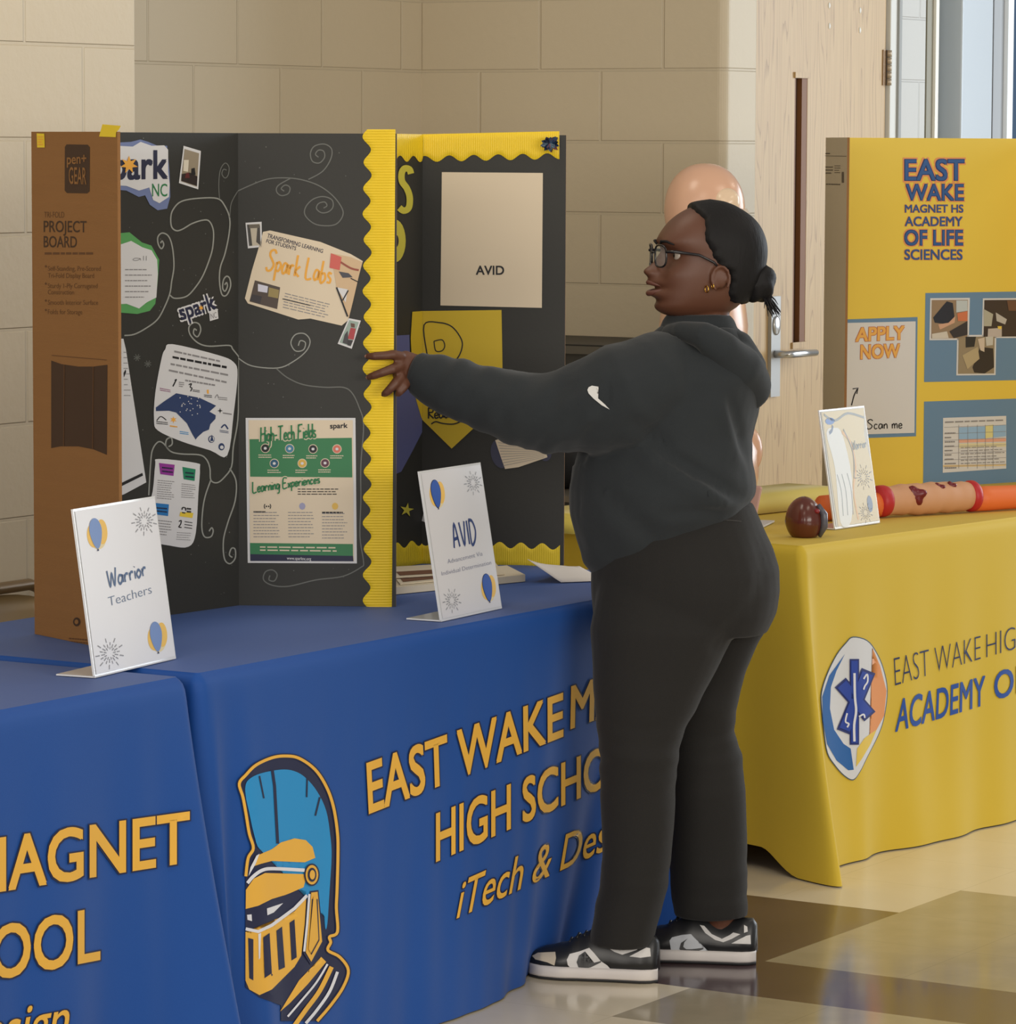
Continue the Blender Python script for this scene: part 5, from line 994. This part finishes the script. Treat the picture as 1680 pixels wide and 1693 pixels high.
LEG_L = ((1000, 1150, 1010, DL), (1005, 1130, 1120, DL), (1012, 1105, 1250, 7.72), (1015, 1098, 1320, 7.73), (1012, 1092, 1400, 7.745), (1010, 1075, 1480, 7.76), (1010, 1060, 1545, 7.775), (1008, 1062, 1580, 7.78), (1012, 1056, 1600, 7.78))
LEG_R = ((1115, 1255, 1010, DR), (1115, 1225, 1120, 7.875), (1120, 1208, 1250, 7.90), (1130, 1215, 1340, 7.915), (1140, 1215, 1420, 7.93), (1162, 1217, 1490, 7.945), (1168, 1215, 1530, 7.955), (1168, 1217, 1555, 7.955), (1172, 1212, 1575, 7.955))
for LG in (LEG_L, LEG_R): bodymb.loft([ring_px(a, b, y_, D, .95, 20) for a, b, y_, D in LG], SKIN)
# left hand on the board edge: palm, three fingers in front, little finger tucked, thumb behind the board
bodymb.tube(px3([(700, 618, 7.742), (682, 612, 7.735), (664, 607, 7.722), (655, 606, 7.712)]), [.026, .033, .034, .026], SKIN, 16, flat=.42, ref=UP)
FING = ([(664, 590, 7.715), (650, 586, 7.700), (634, 588, 7.692), (618, 589, 7.694), (606, 589, 7.703)], [(662, 606, 7.712), (648, 610, 7.692), (632, 616, 7.688), (618, 621, 7.692), (608, 624, 7.701)], [(664, 622, 7.712), (654, 633, 7.695), (646, 642, 7.690), (639, 649, 7.693), (633, 653, 7.702)])
for p in FING: bodymb.tube(px3(p), [.0105, .0098, .0088, .0082, .0062], SKIN, 12)
bodymb.tube(px3([(674, 630, 7.72), (668, 640, 7.704), (661, 648, 7.70), (656, 654, 7.705)]), [.0098, .0088, .0078, .0058], SKIN, 12)
bodymb.tube(px3([(682, 596, 7.745), (668, 590, 7.768), (654, 592, 7.778), (642, 596, 7.776)]), [.0125, .0115, .0100, .0075], SKIN, 12)
# right hand hanging in front of the body
rp = px3([(1120, 900, 7.98), (1110, 918, 7.975), (1102, 936, 7.97), (1096, 950, 7.965)]); bodymb.tube(rp, [.023, .033, .036, .030], SKIN, 14, flat=.42, ref=FV)
for k_, (ox, ln) in enumerate(((-14, 40), (-5, 48), (5, 46), (13, 36))): bodymb.tube(px3([(1098+ox, 948, 7.965-ox*.0012), (1096+ox, 948+ln*.4, 7.96-ox*.0016), (1096+ox, 948+ln*.75, 7.966-ox*.0016), (1099+ox, 948+ln, 7.975-ox*.0016)]), [.0098, .009, .008, .006], SKIN, 10)
bodymb.tube(px3([(1100, 915, 7.96), (1082, 928, 7.945), (1078, 945, 7.945)]), [.0125, .0108, .008], SKIN, 10)
bme = remesh(bodymb, 'person', .0034, 3, SKIN)
person = bpy.data.objects.new('person', bme); C.objects.link(person)
tag(person, 'person in black hoodie and black jeans reaching one hand to the board with yellow border', 'person')
# hair
HAIR = mat('hair_black', (25, 24, 25), .6, bump=.5, bscale=160, spec=.22, stretch=(1, 1, .25))
XH = [(-.112, -.5), (-.086, -.2), (-.080, -.022), (-.060, -.018), (-.020, -.016), (-.008, .008), (.012, .020), (.046, .033), (.078, .031), (.100, .045), (.112, .06)]
hb = MB(); rg = []
for r in HR:
    q = []
    for (x, y, z) in r:
        mk = smst(interp(XH, z)-x+.003*noise.noise(Vector((x*90, y*90, z*90))), -.006, .010)
        if z < -.079: mk = 0
        off = -.010+.020*mk
        nrm = Vector((x*.9, y*1.4, z*.8)); nrm.normalize(); q.append(hw_(x+nrm.x*off, y+nrm.y*off, z+nrm.z*off*.8))
    rg.append(q)
hb.loft(rg, HAIR); hair = hb.build('hair', person)
mb = MB(); bn = on_d(1252, 466, 7.80)
mb.ball(bn, (.036, .036, .041), HAIR, (RV, FV, UP), 28, 18, lambda d: 1+.07*math.sin(5*math.atan2(d.z, d.x)+4*d.y)); mb.ball(bn-RV*.03+UP*.008, (.036, .042, .052), HAIR, (RV, FV, UP), 20, 12)
mb.build('bun', hair)
mb = MB()
for i in range(34):
    a = rr.uniform(-.2, 1.0); s0 = bn+RV*.016-UP*.024+FV*rr.uniform(-.012, .012)+RV*rr.uniform(-.008, .008); ln = rr.uniform(.024, .05)
    d = (RV*(.25+.5*a)-UP*.85+FV*rr.uniform(-.25, .25)).normalized(); mb.tube([s0, s0+d*ln*.5+RV*.003, s0+d*ln+RV*rr.uniform(-.002, .012)], [.0022, .0016, .0005], HAIR, 5)
mb.build('loose_strands', hair)
# face details
for sy in (1, -1):
    mb = MB(); c = hw_(.0715, sy*.032, .010); mb.ball(c, .0125, mat('eye_white', (170, 158, 148), .2), (hF, hL, UP), 18, 12); fd = (hF+hL*.06*sy).normalized()
    mb.ball(c+fd*.0078, (.0058, .0062, .0062), mat('eye_iris', (34, 22, 16), .12), (hF, hL, UP), 14, 10); mb.build('eye', person)
    mb = MB(); mb.tube([hw_(.106, sy*.014, .031), hw_(.107, sy*.026, .037), hw_(.100, sy*.040, .037), hw_(.088, sy*.052, .031)], [.0016, .0028, .0026, .0012], HAIR, 8); mb.build('eyebrow', person)
LIP = mat('lip_brown', (98, 58, 47), .42)
mb = MB()
for zc, rz in ((-.0425, .0050), (-.0640, .0058)):
    pts = []; rad = []
    for i in range(13):
        yy = -.024+.048*i/12; z_ = zc+(-.009 if zc > -.05 else .009)*(yy/.024)**2; wd_ = cint(WIDTH, z_); a_ = math.asin((abs(yy)/wd_)**(2.25/2)); p_ = head_pt(z_, a_ if yy > 0 else -a_)
        pts.append(hw_(p_[0]-rz*.62, yy, z_)); rad.append(rz*max(.25, (1-(yy/.025)**2))**.6)
    mb.tube(pts, rad, LIP, 10)
mb.build('lips', person)
# glasses
GL = mat('glasses_frame', (26, 24, 28), .25); gls = empty('glasses', HC, None, None); gls.parent = person; gls.location = HC
def gbuild(mb, name): 
    o = mb.build(name); o.parent = gls; o.matrix_parent_inverse = Matrix.Translation(-HC); return o
for sy in (1, -1):
    lp = [hw_(.1155-.010*abs((.037+.026*math.cos(t))/.063)**2, sy*(.037+.025*math.copysign(abs(math.cos(t))**.6, math.cos(t))), .009+.021*math.copysign(abs(math.sin(t))**.6, math.sin(t))) for t in [2*PI*i/28 for i in range(28)]]
    mb = MB(); mb.tube(lp, .0019, GL, 8, True); gbuild(mb, 'rim')
    mb = MB(); mb.add([p-hF*.0004 for p in lp], [tuple(range(28))], mat('lens_glass', (200, 208, 206), .03, alpha=.22)); gbuild(mb, 'lens')
    mb = MB(); mb.tube([hw_(.108, sy*.064, .018), hw_(.090, sy*.074, .018), hw_(.045, sy*.079, .012), hw_(.016, sy*.079, -.002), hw_(.004, sy*.077, -.014)], [.0028, .0030, .0026, .0024, .0020], GL, 8); gbuild(mb, 'temple')
mb = MB(); mb.tube([hw_(.1155, .013, .014), hw_(.119, 0, .017), hw_(.1155, -.013, .014)], .0018, GL, 8); gbuild(mb, 'bridge')
GO = mat('gold', (224, 176, 84), .2, 1)
for (x, y_, r2, D_) in ((1168.5, 478, .0062, 7.722), (1178.5, 473, .0038, 7.72)):
    c = on_d(x, y_, D_); mb = MB(); mb.tube([c+UP*(r2*math.cos(t))+(RV*.5-FV*.85)*(r2*math.sin(t)) for t in [2*PI*i/16 for i in range(16)]], .0013, GO, 8, True); mb.build('earring', person)
for p in FING:
    a = on_d(*p[-1]); b = on_d(*p[-2]); mb = MB(); dr = (a-b).normalized(); mb.ball(a-dr*.001-FV*.0045, (.006, .0022, .0042), mat('fingernail', (186, 136, 116), .3), (dr, FV, dr.cross(FV)), 12, 8); mb.build('fingernail', person)
# hoodie
hm = MB()
TOR = ((985, 1225, 938, .85), (962, 1232, 915, .95), (952, 1240, 880, 1.0), (943, 1250, 845, 1.02), (941, 1252, 805, 1.02), (948, 1246, 765, 1.0), (968, 1243, 720, 1.0), (985, 1254, 672, 1.0), (1010, 1266, 625, 1.0), (1040, 1262, 588, 1.0), (1072, 1240, 560, .95), (1095, 1222, 540, .85))
rings = []
for xl, xr, y_, rb in TOR:
    r = ring_px(xl, xr, y_, D0, rb, 36)
    if y_ > 800:   # hem rises from the front (screen left) to the back (screen right)
        k_ = (y_-800)/138
        c = sum(r, Vector())/len(r); hwid = max(abs((p-c).dot(RV)) for p in r); r = [p+UP*(.062*k_*((p-c).dot(RV)/hwid)+.040*k_) if True else p for p in r]
    rings.append(r)
hm.loft(rings, HOOD)
hm.tube(px3([(1120, 600, 7.74), (1080, 632, 7.70), (1030, 655, 7.68), (975, 672, 7.68), (930, 682, 7.685), (890, 684, 7.69), (850, 673, 7.70), (815, 661, 7.71), (780, 650, 7.715), (748, 639, 7.725), (718, 628, 7.735), (702, 622, 7.738), (690, 617, 7.742)]), [.075, .095, .104, .092, .080, .075, .071, .064, .060, .058, .052, .046, .041], HOOD, 26)
hm.tube(px3([(1210, 605, 7.93), (1196, 690, 8.0), (1180, 785, 8.0), (1150, 845, 7.99), (1122, 890, 7.98)]), [.07, .068, .060, .052, .042], HOOD, 20)
def hpost(co, no):
    q = to_px(co); w_ = smst(q[0], 680, 730)
    d = .0035*noise.noise(co*11)+.002*noise.noise(co*26)
    if q[0] < 1010 and 570 < q[1] < 770:   # sleeve wrinkles
        d += (.0022*math.sin(q[0]*.10+q[1]*.07+5*noise.noise(co*9))+.005*noise.noise(Vector((q[0]*.035+q[1]*.02, q[1]*.008, 3))))*smst(q[0], 690, 760)
    if q[0] > 960:
        for (ax_, ay_), (bx_, by_), wd_, am_ in (((1075, 735), (1232, 828), 13, .011), ((1040, 690), (1110, 745), 14, .007), ((1205, 650), (1236, 770), 9, .006), ((985, 800), (1090, 900), 16, .006), ((1085, 850), (1215, 842), 9, .005)):
            vx, vy = bx_-ax_, by_-ay_; L2 = vx*vx+vy*vy; t_ = ((q[0]-ax_)*vx+(q[1]-ay_)*vy)/L2
            ds = ((q[0]-ax_)*vy-(q[1]-ay_)*vx)/math.sqrt(L2)
            fd = smst(t_, -.1, .25)*(1-smst(t_, .8, 1.1)); d += am_*fd*(-gau(ds, 0, wd_)+.8*gau(ds, -wd_*1.9, wd_*1.3))
    return co+no*d*w_
hme = remesh(hm, 'hoodie', .006, 6, HOOD, hpost)
hoodie = bpy.data.objects.new('hoodie', hme); C.objects.link(hoodie); hoodie.parent = person
hs = mesh_surf(hme); mb = MB(); f = Flat(mb, hs, KC, step=3.5, gap=.0008)
f.poly([(241, 490), (248, 475), (266, 466), (304, 472), (286, 481), (270, 492), (273, 508), (302, 538), (340, 572), (366, 600), (322, 576), (278, 541), (248, 510)], mat('emblem_white', (216, 216, 214), .6), 2); o = mb.build('emblem', hoodie, 'white tick-shaped emblem')
# hood lying on the back, cuff, hem band
hd = MB()
hd.tube(px3([(1102, 552, 7.76), (1128, 546, 7.70), (1160, 553, 7.67), (1192, 575, 7.675), (1220, 606, 7.71), (1234, 640, 7.76), (1228, 615, 7.84), (1200, 580, 7.91), (1160, 556, 7.93), (1118, 546, 7.88), (1102, 550, 7.82)]), [.014, .019, .026, .036, .047, .050, .046, .036, .026, .020, .014], HOOD, 18)
hd.tube(px3([(1160, 560, 7.78), (1200, 590, 7.77), (1222, 622, 7.77), (1228, 650, 7.77)]), [.05, .062, .060, .036], HOOD, 20)
hd.loft([ring_px(1092, 1222, 568, 7.80, .95), ring_px(1088, 1222, 548, 7.80, .95), ring_px(1096, 1216, 528, 7.80, .9), ring_px(1104, 1208, 518, 7.80, .85)], HOOD)
hdm = remesh(hd, 'hood', .006, 5, HOOD, lambda co, no: co+no*(.004*noise.noise(co*14)))
o = bpy.data.objects.new('hood', hdm); C.objects.link(o); o.parent = hoodie
mb = MB(); cp_ = px3([(706, 622, 7.738), (698, 619, 7.74), (690, 616.5, 7.742), (685, 615, 7.744)]); mb.tube(cp_, [.040, .0415, .0405, .036], HOOD, 22); mb.build('cuff', hoodie)
# jeans
jm = MB()
PEL = ((1000, 1245, 830, .90), (985, 1262, 870, .95), (978, 1278, 905, .98), (978, 1289, 940, 1.0), (978, 1290, 975, 1.0), (980, 1284, 1010, .98), (985, 1268, 1045, .9))
jm.loft([ring_px(a, b, y_, D0, rb, 36) for a, b, y_, rb in PEL], JEAN)
JL = ((990, 1240, 960, 7.73, .75), (976, 1222, 1040, DL, .80), (978, 1195, 1085, DL, .85), (981, 1162, 1150, DL, .92), (986, 1134, 1205, DL, .98), (991, 1121, 1250, DL, 1.0), (993, 1117, 1300, 7.725, 1.0), (995, 1115, 1360, 7.735, 1.0), (995, 1110, 1420, 7.745, 1.0), (990, 1102, 1470, 7.755, 1.05), (980, 1090, 1520, 7.765, 1.1), (973, 1079, 1560, 7.775, 1.1))
JR = ((1060, 1289, 970, 7.83, .75), (1060, 1276, 1025, DR, .80), (1075, 1254, 1060, DR, .85), (1085, 1232, 1110, DR, .92), (1090, 1217, 1170, DR, .98), (1096, 1213, 1210, 7.88, 1.0), (1100, 1226, 1245, 7.89, 1.0), (1104, 1233, 1310, 7.90, 1.0), (1106, 1235, 1380, 7.92, 1.0), (1108, 1237, 1450, 7.935, 1.0), (1113, 1237, 1513, 7.945, 1.0))
for J in (JL, JR): jm.loft([ring_px(a, b, y_, D, rb, 30) for a, b, y_, D, rb in J], JEAN)
CLEFT = [(1254, 880), (1263, 925), (1262, 965), (1244, 1003), (1212, 1035), (1185, 1066)]
def jpost(co, no):
    q = to_px(co); cr = 0
    for (ax_, ay_), (bx_, by_) in zip(CLEFT, CLEFT[1:]):
        vx, vy = bx_-ax_, by_-ay_; t_ = min(max(((q[0]-ax_)*vx+(q[1]-ay_)*vy)/(vx*vx+vy*vy), 0), 1); cr = max(cr, gau(math.hypot(q[0]-ax_-t_*vx, q[1]-ay_-t_*vy), 0, 15)*smst(q[1], 850, 930))
    co = co-no*(.0045*cr)
    kn = math.exp(-((q[1]-1235)/70)**2)
    return co+no*(.003*noise.noise(co*10)+.0055*kn*noise.noise(Vector((co.x*9, co.y*9, co.z*34)))+.003*math.exp(-((q[1]-1480)/60)**2)*noise.noise(Vector((co.x*8, co.y*8, co.z*40))))
jme = remesh(jm, 'jeans', .006, 6, JEAN, jpost)
jeans = bpy.data.objects.new('jeans', jme); C.objects.link(jeans); jeans.parent = person
js = mesh_surf(jme)
def seam_part(name, pts, wd, m, parent, surf):
    mb = MB(); f = Flat(mb, surf, (0, 0, 1), step=6, gap=.0008); f.stroke(pts, wd, m, 1); return mb.build(name, parent)
STI = mat('jean_stitch', (58, 56, 54), .8)
seam_part('pocket_seam', [(1176, 862), (1200, 860), (1226, 862)], 1.5, STI, jeans, js)
# sneakers
BKL = mat('leather_black', (32, 33, 35), .4); WTL = mat('leather_white', (206, 204, 202), .45); RUB = mat('rubber_white', (206, 200, 196), .5); ROUT = mat('outsole_black', (36, 36, 38), .6)
def sneaker(heel, toe, label, panels):
    heel = Vector(heel); toe = Vector(toe); d = (toe-heel); L = d.length; d.normalize(); l = Vector((-d.y, d.x, 0))
    root = empty('sneaker', heel, None, None); root.parent = person; root['label'] = label
    def W(s_): # half width along the length, 0 heel .. 1 toe
        return interp([(0, .014), (.03, .026), (.12, .034), (.35, .036), (.55, .041), (.72, .047), (.85, .043), (.94, .031), (.985, .016), (1, .005)], s_)
    def Hh_(s_): return interp([(0, .080), (.04, .092), (.12, .092), (.25, .084), (.38, .094), (.48, .100), (.6, .086), (.72, .068), (.85, .060), (.95, .050), (1, .038)], s_)
    def out(sc_, z): return [heel+d*(L*s_)+l*(W(s_)*sc_*sg)+UP*z for s_, sg in [(i/24, 1) for i in range(25)]+[(1-i/24, -1) for i in range(1, 24)]]
    def ob(mb, name, lab=None):
        o = mb.build(name); o.parent = root; o.matrix_parent_inverse = Matrix.Translation(-heel)
        if lab: o['label'] = lab
        return o
    mb = MB(); mb.loft([out(1.0, .0008), out(1.05, .003), out(1.05, .008)], ROUT); ob(mb, 'outsole')
    mb = MB(); mb.loft([out(1.06, .0065), out(1.10, .010), out(1.09, .024), out(1.03, .028)], RUB); ob(mb, 'midsole')
    mb = MB(); rings = []; n = 28
    for i in range(33):
        s_ = .008+.984*i/32; w_ = W(s_)*.99; h = Hh_(s_); rg_ = []
        for k_ in range(n):
            t = 2*PI*k_/n; cs, sn = math.cos(t), math.sin(t)
            zz = .025+(h-.025)*max(0, sn)**.75 if sn > 0 else .022
            rg_.append(heel+d*(L*s_)+l*(w_*math.copysign(abs(cs)**.55, cs)*(1-.35*max(0, sn)**2))+UP*zz)
        rings.append(rg_)
    mb.loft(rings, BKL); up_ = ob(mb, 'upper')
    sf = mesh_surf(up_.data); mbp = MB(); f = Flat(mbp, sf, KE, step=3, gap=.0007)
    for p, m, ly in panels: f.poly(p, m, ly)
    ob(mbp, 'leather_panels', 'white leather panels with black swoosh')
    mb = MB()
    for q in range(4):
        s_ = .50+.055*q; z = Hh_(s_)+.002; c = heel+d*(L*s_)+UP*z; mb.tube([c+l*.018-UP*.006, c, c-l*.018-UP*.006], .0026, BKL, 6)
    ob(mb, 'laces'); return root
BEI = mat('leather_bone', (196, 184, 164), .5); WTG = mat('leather_cool', (180, 184, 190), .45)
sneaker((6.752, 3.828, 0), (6.672, 4.082, 0), 'near sneaker, toe against the blue cloth',
 [([(145, 366), (180, 347), (285, 342), (290, 380), (280, 425), (235, 405), (165, 388)], BEI, 1), ([(355, 390), (372, 355), (430, 340), (490, 318), (520, 350), (560, 398), (600, 425), (632, 462), (630, 480), (440, 478), (385, 450), (360, 420)], WTL, 1),
  ([(465, 340), (445, 362), (437, 390), (445, 410), (470, 416), (520, 408), (560, 398), (562, 406), (500, 436), (455, 447), (425, 435), (414, 405), (428, 365)], BKL, 2), ([(538, 252), (558, 250), (600, 292), (680, 343), (740, 322), (792, 318), (775, 332), (690, 360), (640, 342), (580, 300)], WTL, 1), ([(732, 370), (790, 340), (835, 316), (858, 320), (862, 370), (800, 378)], WTL, 1)])
sneaker((7.012, 3.750, 0), (6.925, 4.002, 0), 'far sneaker, heel towards the tan floor tile',
 [([(975, 275), (990, 255), (1050, 240), (1105, 235), (1140, 275), (1175, 320), (1245, 372), (1240, 384), (1040, 380), (985, 340)], WTG, 1), ([(1085, 262), (1064, 285), (1058, 312), (1075, 326), (1110, 326), (1178, 318), (1180, 326), (1110, 352), (1062, 352), (1034, 325), (1045, 288)], BKL, 2),
  ([(1158, 180), (1185, 185), (1230, 235), (1292, 264), (1340, 240), (1360, 225), (1402, 236), (1350, 265), (1300, 284), (1250, 270), (1190, 228)], WTL, 1), ([(1348, 292), (1400, 265), (1440, 245), (1464, 240), (1467, 296)], WTL, 1), ([(1425, 180), (1445, 190), (1448, 220), (1425, 228)], WTL, 1)])
# phone at the far hip
pc = on_d(1251, 828, 7.97); ph = MB(); ex = (RV*.5-FV*.85).normalized(); ax_ = Matrix((RV, FV, UP)).transposed().to_4x4(); ax_.translation = pc
ph.box((-.022, -.006, -.05), (.006, .006, .03), mat('phone_pink', (206, 160, 146), .3), ax_ @ Matrix.Rotation(.18, 4, 'Y')); o = ph.build('smartphone'); bevel(o, .004, 3); tag(o, 'pink smartphone tucked at the far hip of the person in black', 'phone')
